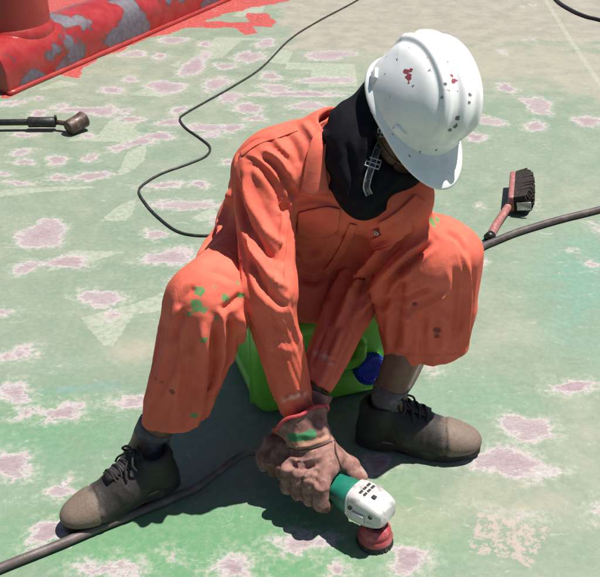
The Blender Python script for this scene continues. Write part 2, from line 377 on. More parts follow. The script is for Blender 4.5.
def deck_material():
    t = MT('deck paint'); pos = t.coord('Object')
    nA = t.noise(1.3, 2, 0.6, pos); nB = t.noise(9, 4, 0.65, pos); nC = t.noise(55, 4, 0.72, pos); nD = t.noise(230, 2, 0.7, pos)
    c = t.mix(t.ramp(nA, .35, .65), (.235, .320, .228), (.270, .340, .252))
    c = t.mix(t.math('MULTIPLY', t.ramp(nB, .35, .75), .45), c, (.335, .365, .285))
    lush = t.math('MULTIPLY', t.at('lush'), t.ramp(nB, .2, .6, .5, 1.0)); c = t.mix(t.ramp(lush, 0, 1.1), c, (.135, .325, .160))
    teal = t.math('MULTIPLY', t.at('teal'), t.ramp(nB, .3, .62, .25, 1.0)); c = t.mix(t.ramp(teal, 0, 1.2, 0, .85), c, (.165, .345, .260))
    dust = t.math('MULTIPLY', t.at('dust'), t.ramp(nB, .25, .65, .4, 1.0)); c = t.mix(t.ramp(dust, 0, 1.0, 0, .85), c, (.44, .40, .31))  # beige dust and deck tone, with the whitish glare painted into the colour
    c = t.mix(t.math('MULTIPLY', t.at('blue'), t.ramp(nB, .35, .6, .1, .8)), c, (.16, .36, .40))
    bg = t.ramp(t.math('ADD', t.at('beige'), t.math('MULTIPLY', t.math('SUBTRACT', nB, .5), .35)), -.04, .05)
    c = t.mix(bg, c, t.mix(t.ramp(nB, .3, .7), (.375, .340, .275), (.43, .395, .325)))
    # thin pale films left by older coats, straight-edged where tape was
    pl = t.ramp(t.math('ADD', t.at('pale'), t.math('MULTIPLY', t.math('SUBTRACT', nC, .5), .018)), -.001, .003)
    c = t.mix(t.math('MULTIPLY', pl, t.ramp(nC, .35, .65, .35, .8)), c, (.50, .525, .415))
    # rolled traffic wear: streaks and flakes
    st = t.noise(30, 4, .75, pos, 0.6, (.55, 1, 1)); fl = t.ramp(st, .62, .70); c = t.mix(t.math('MULTIPLY', fl, .55), c, (.56, .57, .47))
    fk = t.ramp(t.math('ADD', nC, t.math('MULTIPLY', nA, .25)), .80, .84); c = t.mix(t.math('MULTIPLY', fk, .8), c, (.68, .66, .60))
    dk = t.ramp(nD, .70, .80); c = t.mix(t.math('MULTIPLY', dk, .35), c, (.12, .22, .15))
    # mottling and curled scratches in the paint film
    c = t.mix(t.math('MULTIPLY', t.ramp(nC, .40, .66), .22), c, (.43, .45, .37)); c = t.mix(t.math('MULTIPLY', t.ramp(nC, .52, .30), .16), c, (.17, .28, .19))
    nS = t.noise(15, 2, .5, pos, 1.6); curl = t.math('MULTIPLY', t.ramp(t.math('ABSOLUTE', t.math('SUBTRACT', nS, .5)), .014, .004), t.ramp(nB, .50, .60)); c = t.mix(t.math('MULTIPLY', curl, .18), c, (.58, .58, .50))
    # chipped spots: thin ragged white edge, streaky pink-grey primer inside
    sp = t.at('spot'); rag = t.math('MULTIPLY', t.math('SUBTRACT', nC, .5), .060); rag2 = t.math('MULTIPLY', t.math('SUBTRACT', t.noise(24, 3, .6, pos, 0, (.7, 1.2, 1)), .5), .075)
    e = t.math('ADD', t.math('ADD', sp, rag), rag2)
    halo = t.ramp(e, -.030, .012); rim = t.ramp(e, -.003, .013)
    c = t.mix(t.math('MULTIPLY', halo, t.ramp(nC, .38, .6, .25, .75)), c, (.47, .49, .41))
    sk_ = t.noise(120, 3, .65, pos, .5, (.35, 1.0, 1.0)); inner = t.mix(t.ramp(sk_, .38, .62), (.47, .385, .410), (.37, .275, .305))
    inner = t.mix(t.ramp(sk_, .58, .70), inner, (.66, .60, .61)); c = t.mix(t.math('MULTIPLY', rim, .86), c, inner)
    edge = t.math('MULTIPLY', rim, t.ramp(e, .020, .008)); c = t.mix(t.math('MULTIPLY', edge, .55), c, (.68, .64, .62))
    co = t.ramp(t.math('ADD', t.at('core'), t.math('MULTIPLY', t.math('SUBTRACT', nC, .5), .9)), .30, .60)
    co = t.math('MULTIPLY', co, rim); c = t.mix(t.math('MULTIPLY', co, .55), c, t.mix(t.ramp(sk_, .4, .62), (.40, .285, .31), (.31, .225, .25)))
    sk = t.math('MULTIPLY', t.ramp(t.math('ADD', t.at('speckle'), t.math('MULTIPLY', t.math('SUBTRACT', nB, .5), .03)), -.004, .004), t.ramp(nC, .46, .54))
    c = t.mix(t.math('MULTIPLY', sk, .75), c, (.55, .43, .41))
    rd = t.ramp(t.math('ADD', t.at('red'), t.math('MULTIPLY', t.math('SUBTRACT', nB, .5), .12)), -.002, .006)
    rd = t.math('MULTIPLY', rd, t.math('SUBTRACT', 1.0, t.math('MULTIPLY', fl, .7)))
    c = t.mix(rd, c, t.mix(t.ramp(nC, .4, .7), (.52, .075, .065), (.60, .16, .14)))
    h = t.math('ADD', t.math('MULTIPLY', t.ramp(e, .002, .008), -.6), t.math('MULTIPLY', nC, .5)); 
    n1 = t.bump(h, .4, .003); n2 = t.bump(nD, .25, .0012, n1)
    r = t.ramp(nB, .3, .7, .42, .62); r = t.math('ADD', r, t.math('MULTIPLY', rim, .25))
    return t.out(c, r, n2, .35, alb=.64)
make_deck()

# ================================================================== MOORING BOLLARD (red, upper left)
def red_paint():
    t = MT('bollard paint'); pos = t.coord('Object')
    n = t.noise(4.2, 3, .5, pos); n2 = t.noise(40, 5, .65, pos)
    f = t.ramp(t.math('ADD', n, t.math('MULTIPLY', t.math('SUBTRACT', n2, .5), .06)), .525, .54)
    red = t.mix(t.ramp(t.noise(12, 4, .6, pos), .35, .7), (.36, .022, .022), (.44, .045, .044)); grey = t.mix(t.ramp(n2, .35, .65), (.125, .112, .14), (.18, .16, .19))
    c = t.mix(f, red, grey)
    bd = t.math('MULTIPLY', t.ramp(n, .495, .525), t.ramp(n, .565, .535)); c = t.mix(t.math('MULTIPLY', bd, t.ramp(n2, .42, .58, 0, .8)), c, (.09, .06, .06))
    rust = t.ramp(t.noise(17, 6, .7, pos), .68, .74); c = t.mix(t.math('MULTIPLY', rust, .7), c, (.10, .06, .05))
    return t.out(c, t.math('ADD', .24, t.math('MULTIPLY', f, .3)), t.bump(n2, .25, .004), .5)
def post_paint():
    t = MT('bollard post paint'); pos = t.coord('Object'); n = t.noise(6, 5, .6, pos)
    c = t.mix(t.ramp(n, .35, .7), (.36, .030, .024), (.44, .05, .038)); c = t.mix(t.math('MULTIPLY', t.ramp(t.noise(60, 5, .7, pos), .66, .72), .6), c, (.10, .04, .03))
    return t.out(c, .38, t.bump(t.noise(45, 5, .6, pos), .2, .003), .5)
def make_bollard():
    a = P(9, 95)[:2]; b = P(205, 10)[:2]; d = norm(np.append(b-a, 0)); side = np.array([-d[1], d[0], 0.])           # side: away from the picture's middle
    R = 0.155; org = np.append(a, 0)+side*R; L = 2.35
    root = empty('mooring_bollard', org+d*L/2); m = red_paint()
    # base: a lying half-round box girder, rounded shoulders, plated end
    sec = []
    for k in range(25):
        th = math.pi*k/24; sec.append((R*math.cos(th)*1.0, 0.085+0.135*math.sin(th)**0.9))
    sec = [(R, 0.0)]+sec+[(-R, 0.0)]
    V = []; Fc = []; ns = len(sec); st = [0, .004, .02]+[L*i/40 for i in range(1, 41)]
    for i, s in enumerate(st):
        k = .97 if i == 0 else 1.0
        for (u, z) in sec: V.append(org+d*s-side*u*k+np.array([0, 0, z*k if z > 0 else 0]))
    for i in range(len(st)-1):
        for k in range(ns-1): Fc.append((i*ns+k, i*ns+k+1, (i+1)*ns+k+1, (i+1)*ns+k))
    Fc.append(tuple(range(ns))); Fc.append(tuple(range((len(st)-1)*ns, len(st)*ns))[::-1])
    base = mesh_obj('base', V, Fc, m); autosmooth(base, 50); adopt(base, root)
    # fillet weld bead round the foot of the base
    pts = [org+d*s+side*(-R-.006)+np.array([0, 0, .006]) for s in np.linspace(-.006, L, 60)]
    w = tube_obj('weld_bead', pts, [.013+.003*random.random() for _ in pts], post_paint(), None, 8); adopt(w, root)
    for kk, off in enumerate((0.02, 1.75)):
        c0 = org+d*(off+.02)+side*0.0; pc = np.array([c0[0], c0[1], 0]) + (np.array(PY(-2, 40, 4.02))-c0)*0 
        pc = org+d*(0.30+off*0.95)+side*.10
        po = lathe('post', [(.20, .10), (.20, .205), (.200, .30), (.197, .55), (.197, .74), (.215, .745), (.215, .775), (.15, .80)], 48, post_paint(), None, None, pc); adopt(po, root)
        wl_ = lathe('post_collar', [(.205, .12), (.222, .19), (.215, .212), (.201, .228)], 48, m, None, None, pc); adopt(wl_, root)
    tag(root, 'red mooring bollard with grey worn patches, round posts on a long base', 'bollard')
make_bollard()

# ================================================================== CABLES, HAMMER, BRUSH
rubber = worn('black cable rubber', (.018, .017, .017), (.06, .052, .050), 40, .5, .2, 200)
dusty = worn('dusty hose rubber', (.11, .083, .078), (.19, .145, .138), 25, .55, .2, 180)
def ground_cable(name, px, r, mat, label, cat='cable', lift=None, extra=None):
    pts = [np.append(P(a, b)[:2], r+(lift[i] if lift else 0)) for i, (a, b) in enumerate(px)]
    if extra is not None: pts = pts+[np.array(e) for e in extra]
    o = tube_obj(name, spline(pts, 10), r, mat, None, 10); tag(o, label, cat); return o
ground_cable('cable', [(420,-45),(385,-18),(357,1),(318,22),(290,40),(262,68),(235,86),(205,103),(186,114),(180,120),(186,129),(200,139),(210,148),(206,157),(188,165),(163,174),(147,183),(139,192),(146,205),(158,218),(175,231),(192,236),(214,236),(245,228),(262,215)], .0045, rubber,
    'thin black cable in loops on the deck, running behind the worker')
ground_cable('cable', [(545,-30),(551,-8),(558,3),(572,12),(586,18),(602,22),(650,36)], .0095, rubber, 'short black cable at the upper right corner of the deck')
darkhose = worn('dark hose rubber', (.075, .055, .052), (.14, .105, .10), 25, .5, .2, 180)
cb = ground_cable('hose', [(760,168),(680,190),(600,212),(560,222),(520,234),(497,243),(480,251),(462,266),(447,290),(437,318),(429,345),(420,366),(408,388)], .0115, darkhose, 'dark dusty hose curving in from the right edge past the seated worker', 'hose',
    extra=[np.append(P(396,405)[:2], .0115)+np.array([0,.02,0]), np.append(P(385,400)[:2], .0115)])
ground_cable('cable', [(382,300),(386,315),(389,330),(388,345),(383,356),(376,362)], .0045, rubber, 'thin dark cable strand beside the green canister, behind the shin')

def make_hammer():
    root = empty('sledge_hammer', P(75, 131)); steel = worn('hammer steel', (.09, .055, .045), (.20, .13, .11), 35, .5, .3, 150, metal=.3)
    grip = worn('hammer grip rubber', (.012, .012, .012), (.035, .032, .032), 50, .55, .3, 160)
    h = .035; A = np.append(P(-60, 131)[:2], h); B = np.append(P(30, 130)[:2], h); Cc = np.append(P(57, 130)[:2], h); D = np.append(P(72, 132)[:2], h)
    adopt(tube_obj('handle', [A, B, Cc], [.013, .0135, .014], grip, None, 14), root)
    adopt(tube_obj('grip_sleeve', [B+(Cc-B)*t for t in (-.02, 0, .03, .5, .97, 1.0)], [.014, .021, .022, .021, .022, .016], grip, None, 16), root)
    adopt(tube_obj('neck', [Cc, D], [.010, .011], steel, None, 12), root)
    adopt(tube_obj('rivet', [Cc+np.array([.002, 0, .012]), Cc+np.array([.002, 0, .030])], [.006, .005], steel, None, 8), root)
    ax = norm([.66, .70, .22]); c = D+np.array([.022, 0, .002]); fr = frame_from(ax)
    adopt(lathe('head', [(.026, -.044), (.031, -.040), (.0325, -.030), (.0315, -.01), (.0315, .018), (.0335, .030), (.034, .042), (.028, .048)], 24, steel, None, fr, c), root)
    tag(root, 'long black-handled hammer lying at the left edge below the red bollard', 'hammer')
make_hammer()

def make_brush():
    base = P(516, 212); root = empty('hand_brush', base)
    wood = worn('brush handle paint', (.36, .13, .12), (.50, .24, .21), 60, .5, .25, 150); br = None
    t = MT('brush bristles'); n = t.noise(1.0, 3, .6, None, 0, (260, 260, 260)); br = t.out(t.mix(t.ramp(n, .35, .65), (.022, .018, .018), (.075, .06, .058)), .75, t.bump(n, .8, .004), .2)
    blk = worn('bristle tip', (.01, .01, .01), (.02, .02, .02), 60, .35, .2, 150)
    # handle: tapered bent grip lying on the deck, rising to the stock
    H = [np.append(P(490, 240)[:2], .016), np.append(P(497, 228)[:2], .020), np.append(P(505, 217)[:2], .026), np.append(P(510, 211)[:2], .032)]
    adopt(tube_obj('handle', spline(H, 6), np.linspace(.015, .013, 19), wood, None, 12), root)
    V, Fc = tube([H[0]+np.array([-.012, -.012, -.002]), H[0]+np.array([.004, .006, 0])], [.015, .0165], 12); adopt(mesh_obj('end_cap', V, Fc, blk), root)
    p0 = np.append(P(510, 214)[:2], .038); p1 = np.append(P(512, 190)[:2], .036); ax = norm(p1-p0); bd = norm(np.array([.93, -.12, .16])-ax*np.dot([.93, -.12, .16], ax)); up = np.cross(bd, ax)
    if up[2] < 0: up = -up
    fr = np.stack([ax, bd, up], 1); L = np.linalg.norm(p1-p0)
    adopt(box_obj('stock', (p0+p1)/2+ax*.01, fr, (L+.03, .022, .060), .008, wood), root)
    # bristle tufts: many thin tapered bundles standing in the stock
    bm = bmesh.new(); 
    for i in range(22):
        for j in range(7):
            o = (p0+p1)/2+ax*(.01+(i/21-.5)*(L+.018))+up*((j/6-.5)*.048)+bd*.010
            dr = norm(bd+ax*((i/21-.5)*.18+random.uniform(-.04, .04))+up*((j/6-.5)*.30+random.uniform(-.06, .06)))
            Lb = .066*random.uniform(.95, 1.03)*(1-.38*abs(i/10.5-1)**2.6); q = frame_from(dr); lo = []; hi = []
            for k in range(5):
                a = 2*math.pi*k/5; w = q[:, 0]*math.cos(a)+q[:, 1]*math.sin(a); lo.append(bm.verts.new(o+w*.0052)); hi.append(bm.verts.new(o+dr*Lb+w*.0074))
            for k in range(5): bm.faces.new((lo[k], lo[(k+1) % 5], hi[(k+1) % 5], hi[k]))
            bm.faces.new(hi)
    b = bm_obj('bristles', bm, br, None, False); b['kind'] = 'stuff'; adopt(b, root)
    tn = worn('brush ferrule tin', (.55, .55, .56), (.75, .75, .74), 40, .3, .2, 100, metal=.9)
    adopt(box_obj('ferrule', p0+bd*.042-ax*.014-up*.004, np.stack([ax, bd, up], 1), (.006, .048, .030), .0025, tn), root)
    tag(root, 'hand brush with dark bristles and reddish handle lying right of the worker', 'brush')
make_brush()

# ================================================================== GREEN JERRY CAN (the seat)
def make_can():
    yaw = math.radians(19); u = np.array([math.cos(yaw), math.sin(yaw), 0]); v = np.array([-math.sin(yaw), math.cos(yaw), 0]); zc = np.array([0, 0, 1.])
    W, D, Hh = .365, .30, .262; c0 = np.append(P(259, 421)[:2], 0); ctr = c0+u*W/2+v*D/2+zc*Hh/2; root = empty('jerry_can', c0+u*W/2+v*D/2)
    t = MT('green plastic'); pos = t.coord('Object'); n = t.noise(14, 5, .6, pos)
    green = t.out(t.mix(t.ramp(n, .4, .75), (.19, .60, .05), (.26, .68, .10)), t.ramp(n, .3, .7, .30, .48), t.bump(t.noise(90, 4, .6, pos), .15, .002), .45)
    green.node_tree.nodes['Principled BSDF'].inputs['Subsurface Weight'].default_value = 0.0
    blue = worn('blue cap plastic', (.012, .035, .48), (.03, .06, .58), 30, .35, .1, 100)
    fr = np.stack([u, v, zc], 1); G = Grid(ctr-np.array([.29, .27, .17]), ctr+np.array([.29, .27, .17]), .005); Fd = G.new()
    add(G, Fd, rbox(ctr, fr, (W/2, D/2, Hh/2), .038))
    fc = ctr-v*D/2                                             # middle of the face towards the worker's feet
    add(G, Fd, rbox(fc+u*(-.03)+zc*.055, fr, (.085, .035, .030), .02), .012, sub=True)      # hand hold
    add(G, Fd, rbox(fc+u*(-.02)+zc*.004-v*.014, fr, (.100, .020, .014), .010), .008); add(G, Fd, rbox(fc+u*.072+zc*.022-v*.012, fr, (.013, .018, .030), .010), .008)             # its bar
    add(G, Fd, rbox(ctr+zc*Hh/2+u*.03, fr, (.11, .09, .012), .01), .012, sub=True)         # sunk panels
    add(G, Fd, rbox(fc-zc*.080, fr, (.13, .008, .026), .008), .01, sub=True)
    add(G, Fd, rbox(ctr-u*W/2, fr, (.009, .10, .085), .008), .012, sub=True)
    add(G, Fd, rbox(ctr+u*W/2, fr, (.009, .10, .085), .008), .012, sub=True)
    for s in (-1, 1): add(G, Fd, rbox(ctr+u*s*W*.5-v*(D*.5-.055), fr, (.006, .006, .12), .005), .008)
    V, Q = surface(G, Fd); V = smooth_mesh(V, Q, 3); adopt(np_obj('body', V, Q, green), root)
    # cap: where the photo has it on that face
    d = ray(368, 366); tt = ((fc-v*.012)-cC) @ v/(d @ v); pc = cC+d*tt; ax = norm(-v+zc*.10); f2 = frame_from(ax)
    adopt(lathe('neck_ring', [(.040, -.03), (.040, .0), (.036, .008)], 32, green, None, f2, pc), root)
    prof = [(.037, -.004), (.039, .002), (.039, .024), (.036, .030), (.026, .0305), (.024, .027), (.005, .027)]
    cap = lathe('screw_cap', prof, 40, blue, None, f2, pc); adopt(cap, root)
    bm = bmesh.new()
    for k in range(30):
        a = 2*math.pi*k/30; w = f2[:, 0]*math.cos(a)+f2[:, 1]*math.sin(a); tn = np.cross(ax, w); c = pc+w*.0392+ax*.012
        vs = [bm.verts.new(c+tn*x+ax*y+w*z) for x in (-.0018, .0018) for y in (-.011, .011) for z in (-.002, .0018)]
        for f in ((0, 1, 3, 2), (4, 6, 7, 5), (0, 4, 5, 1), (2, 3, 7, 6), (1, 5, 7, 3), (0, 2, 6, 4)): bm.faces.new([vs[i] for i in f])
    rb = bm_obj('grip_ribs', bm, blue, None, False); adopt(rb, root)
    tag(root, 'green plastic jerry can with blue screw cap, used as a seat', 'jerry can')
make_can()

# ================================================================== THE WORKER
person = empty('person', (0.02, 1.72, 0))
tag(person, 'seated worker in orange coveralls and white hard hat bending over an angle grinder', 'person')
def own(o): adopt(o, person); return o

RK = np.array(P(209, 301, .475)); LK = np.array(P(428, 257, .505))
RHIP = np.array([-.085, 1.87, .37]); LHIP = np.array([.115, 1.91, .37])
RHEM = PY(174, 419, 1.455); LHEM = PY(426, 351, 1.650)
RHEEL = P(182, 487); RTOE = P(64, 531); LHEEL = P(354, 441); LTOE = P(479, 453)
RANK = np.array(P(153, 440, .12)); LANK = np.array(P(388, 402, .12))
RSH = np.array([-.072, 1.640, .677]); LSH = np.array([.190, 1.590, .650]); NECK = np.array([.085, 1.660, .730])
REL = PY(268, 292, 1.480); RWR = np.array(P(296, 408, .205)); LEL = np.array([.170, 1.735, .425]); LWR = np.array(P(312, 384, .225))
e1 = .940*cR+.342*cU; HF = norm(.342*cR-.940*cU); al = math.radians(56); HU = norm(math.cos(al)*e1-math.sin(al)*cF); HF = norm(HF*math.cos(.26)-cF*math.sin(.26)); HU = norm(HU-HF*np.dot(HU, HF)); HR_ = np.cross(HF, HU); HL = -HR_
HRIM = np.array(P(414, 105, .832)); HC = HRIM-.035*HU+.006*HF; HFR = np.stack([HF, HL, HU], 1)
GA = np.array(P(270, 453, .080)); GB = np.array(P(371, 506, .092)); gax = norm(GB-GA)          # grinder: tail and head
gcam = norm(np.cross(gax, [0, 0, 1.])); gcam = gcam if gcam[1] < 0 else -gcam; gup = np.cross(gax, gcam); gup = gup if gup[2] > 0 else -gup

# ---- skin: one continuous body under the clothes
def make_body():
    t = MT('skin'); pos = t.coord('Object'); n = t.noise(60, 4, .6, pos)
    skin = t.out(t.mix(t.ramp(n, .35, .7), (.19, .095, .066), (.25, .13, .09)), .5, t.bump(t.noise(220, 4, .6, pos), .2, .001), .4)
    G = Grid((-.40, 1.28, .03), (.45, 2.1, 1.0), .006); B = G.new()
    add(G, B, ell((.015, 1.90, .38), np.eye(3), (.155, .115, .115)))
    add(G, B, cone((.02, 1.87, .42), (.06, 1.74, .60), .10, .085, (1, 0, 0), 1.2), .05)
    add(G, B, cone(RSH+np.array([.01, .02, -.02]), LSH+np.array([-.01, .02, -.02]), .036, .036), .06); add(G, B, cone(NECK-np.array([0, 0, .05]), HC-.03*HU, .055, .052), .03)
    for h, k, a, toe, hl, hm in ((RHIP, RK, RANK, RTOE, RHEEL, RHEM), (LHIP, LK, LANK, LTOE, LHEEL, LHEM-np.array([.03, 0, 0]))):
        add(G, B, cone(h, k, .078, .052), .04); add(G, B, cone(k, (k*.45+hm*.55), .046, .046), .03); add(G, B, cone((k*.45+hm*.55), a+np.array([0, 0, .02]), .050, .033), .03)
        f = norm(toe-hl); add(G, B, cone(a+np.array([0, 0, .02]), a-np.array([0, 0, .03])+f*.03, .034, .036), .02); add(G, B, cone(a-np.array([0, 0, .055])+f*.03, a-np.array([0, 0, .075])+f*.12, .032, .026), .03)
    for s, e, w in ((RSH, REL, RWR), (LSH, LEL, LWR)):
        add(G, B, cone(s, e, .036, .034), .03); add(G, B, cone(e, w, .037, .025), .02)
    hr = GA+gax*.10+gup*.035; hl = GA+gax*.02-gcam*.02+gup*.02
    add(G, B, cone(RWR, hr, .024, .022), .02); add(G, B, cone(LWR, hl, .024, .020), .02)
    # head and face
    add(G, B, ell(HC+.005*HU-.012*HF, HFR, (.098, .076, .100)), .02); add(G, B, ell(HC-.045*HU+.025*HF, HFR, (.068, .060, .078)), .03)
    add(G, B, ell(HC+.082*HF-.030*HU, HFR, (.022, .013, .022)), .012)                                   # nose
    add(G, B, cone(HC+.078*HF-.002*HU, HC+.094*HF-.035*HU, .008, .011), .008)
    for s in (-1, 1):
        add(G, B, ell(HC+.082*HF+s*.031*HL+.003*HU, HFR, (.010, .016, .010)), .006, sub=True)              # eye sockets
        add(G, B, ell(HC+.074*HF+s*.031*HL+.001*HU, HFR, (.013, .014, .011)), .002)
        add(G, B, cone(HC+.083*HF+s*.012*HL+.014*HU, HC+.072*HF+s*.050*HL+.014*HU, .007, .006), .008)      # brow
        add(G, B, ell(HC-.008*HF+s*.079*HL-.012*HU, HFR, (.020, .007, .030)), .006)                        # ear
        add(G, B, ell(HC+.058*HF+s*.042*HL-.030*HU, HFR, (.022, .018, .018)), .02)                         # cheekbone
    add(G, B, cone(HC+.080*HF+.020*HL-.072*HU, HC+.080*HF-.020*HL-.072*HU, .008, .008), .006); add(G, B, ell(HC+.070*HF-.105*HU, HFR, (.022, .024, .018)), .02)
    V, Q = surface(G, B); V = smooth_mesh(V, Q, 2); own(np_obj('body', V, Q, skin))
make_body()

# ---- coverall
def cloth_orange():
    t = MT('orange coverall cloth'); pos = t.coord('Object'); n = t.noise(7, 5, .6, pos); n2 = t.noise(45, 5, .65, pos); n3 = t.noise(400, 3, .6, pos)
    c = t.mix(t.ramp(n, .3, .7), (.57, .104, .066), (.66, .142, .094)); c = t.mix(t.math('MULTIPLY', t.ramp(n2, .5, .8), .35), c, (.66, .22, .16))
    c = t.mix(t.math('MULTIPLY', t.ramp(t.noise(16, 6, .7, pos), .62, .78), .35), c, (.32, .07, .04))
    rag = t.math('MULTIPLY', t.math('SUBTRACT', n2, .5), .03)
    c = t.mix(t.math('MULTIPLY', t.ramp(t.math('ADD', t.at('fade'), rag), -.004, .008), .55), c, (.78, .52, .44))
    c = t.mix(t.math('MULTIPLY', t.ramp(t.math('ADD', t.at('green'), t.math('MULTIPLY', t.math('SUBTRACT', t.noise(70, 3, .6, pos), .5), .026)), 0, .0015), .9), c, (.07, .24, .09))
    c = t.mix(t.math('MULTIPLY', t.ramp(t.math('ADD', t.at('dark'), rag), -.002, .003), .75), c, (.10, .035, .035))
    nb = t.bump(t.noise(22, 2, .5, pos, 1.0, (1, 1, .4)), .28, .010); nb = t.bump(n2, .22, .004, nb); nb = t.bump(n3, .25, .0006, nb)
    return t.out(c, .82, nb, .2, alb=1.0)
ORANGE = cloth_orange()
COV = {}
def make_coverall():
    G = Grid((-.40, 1.36, .10), (.46, 2.14, .86), .0041); B = G.new()
    add(G, B, ell((.015, 1.93, .395), np.eye(3), (.200, .165, .150)))
    add(G, B, cone((.012, 1.90, .43), (.035, 1.80, .56), .160, .150, (1, 0, 0), 1.16), .06)
    add(G, B, cone((.035, 1.80, .55), (.070, 1.690, .640), .135, .110, LSH-RSH, 1.30), .06)
    add(G, B, cone(RSH+np.array([.02, .03, -.01]), LSH+np.array([-.02, .03, -.01]), .082, .075), .05)
    add(G, B, cone(RSH+np.array([.03, 0, .008]), NECK, .066, .066), .04); add(G, B, cone(LSH, NECK, .07, .07), .04)
    add(G, B, ell((.025, 1.775, .335), np.eye(3), (.12, .105, .085)), .05)
    # legs
    for h, k, hem, rk, rh, w, s in ((RHIP, RK, RHEM, .077, .062, (1, .0, 0), 1.05), (LHIP, LK, LHEM, .080, .066, (1, .12, 0), 1.46)):
        leg = G.new(); add(G, leg, cone(h, k, .120, rk-.004)); ax = norm(hem-k)
        low = k*.12+hem*.88+ax*.0; end = hem+ax*.08
        add(G, leg, cut(cone(k, end, rk, rh-.002, w, s), hem, ax+np.array([.42 if k is RK else 0, -.18 if k is RK else -.36, -.25])), .035)
        add(G, leg, cone(hem-ax*.035, hem+ax*.10, rh-.010, rh-.006, w, s), .004, sub=True)
        B = smin(B, leg, .045)
    for sh, el, wr, r0, r1, r2 in ((RSH, REL, RWR, .060, .050, .036), (LSH, LEL, LWR, .060, .056, .042)):
        arm = G.new(); ax = norm(wr-el); add(G, arm, cone(sh, el, r0, r1)); add(G, arm, cut(cone(el, wr+ax*.05, r1, r2), wr, ax), .03)
        add(G, arm, cone(wr-ax*.05, wr+ax*.07, r2-.009, r2-.005), .003, sub=True)
        X_, Y_, Z_ = G.pts((slice(None),)*3); w_ = np.clip((np.sqrt((X_-sh[0])**2+(Y_-sh[1])**2+(Z_-sh[2])**2)-.09)/.06, 0, 1).astype(np.float32)
        B = smin(B, arm, .025)*(1-w_)+smin(B, arm, .003)*w_
    add(G, B, cone(NECK+np.array([-.005, .01, -.02]), NECK+np.array([.03, -.03, .12]), .056, .066), .01, sub=True)    # neck opening
    V, Q = surface(G, B); V = smooth_mesh(V, Q, 3)
    V = folds(V, Q)
    tree = bvh_of(V, Q); COV['tree'] = tree
    def field(L):
        f = np.full(len(V), -.05)
        for (x, y, r) in L:
            h, _ = hit(tree, x, y)
            if h is not None: f = np.maximum(f, r-np.linalg.norm(V-h, axis=1))
        return f
    o = own(np_obj('coverall', V, Q, ORANGE)); COV['obj'] = o
    attr(o, 'green', field([(199,292,.010),(196,305,.013),(204,309,.008),(192,303,.008),(225,298,.007),(240,295,.006),(190,314,.006),(205,340,.006),(218,320,.006),(238,283,.005),(431,222,.010),(437,219,.006),(194,415,.008),(250,360,.006),(215,287,.004)]))
    attr(o, 'dark', field([(437,330,.008),(437,336,.007),(415,304,.006),(155,378,.005),(162,382,.004),(172,392,.005),(240,262,.004)]))
    attr(o, 'fade', field([(284,400,.007),(291,398,.007),(298,396,.007),(305,394,.007),(326,358,.008),(318,354,.007),(332,362,.007),(270,350,.003)]))
def folds(V, Q):
    N = vnormals(V, Q); D = np.zeros(len(V))
    def limb(a, b, R, fs, fa, amp, seed, skew=0.0):
        ax = norm(b-a); fr = frame_from(ax); q = V-a; s = q @ ax; L = np.linalg.norm(b-a); x = q @ fr[:, 0]; y = q @ fr[:, 1]; r = np.hypot(x, y); th = np.arctan2(y, x)
        w = np.clip(1.6-r/R, 0, 1)*np.clip((s+.03)/.06, 0, 1)*np.clip((L+.03-s)/.06, 0, 1)
        if not (w > 0).any(): return
        c = np.stack([s*fs+skew*np.cos(th+seed)*1.2, np.cos(th)*fa+seed*7, np.sin(th)*fa+seed*3], 1)
        n = vnoise(c)+.45*vnoise(c*2.1+5.3); n = 1-np.abs(n)*1.7
        D[:] += 1.5*amp*w*np.clip(n, -1, 1)
    limb(RSH, REL, .10, 9, 1.6, .0035, 1.3, 3.0); limb(REL, RWR, .08, 11, 1.5, .0030, 2.1, 2.6); limb(LSH, LEL, .10, 12, 1.4, .0035, 3.7, 2.4); limb(LEL, LWR, .08, 9, 1.5, .0032, 4.2, 2.6)
    limb(RHIP, RK, .15, 11, 1.1, .0025, 5.1, 1.2); limb(LHIP, LK, .15, 14, 1.1, .0035, 6.3, 1.2)
    limb(RK, RHEM, .13, 5.5, 1.6, .0040, 7.7, .8); limb(LK, LHEM, .14, 5.5, 1.6, .0035, 8.9, .8)
    tor = np.clip((V[:, 1]-1.60)/.1, 0, 1); D += tor*.004*(1-1.6*np.abs(vnoise(V*np.array([9, 9, 22.])+3.1)))
    V = V+N*(D-.002)[:, None]
    return strokes(V, Q, STROKES)
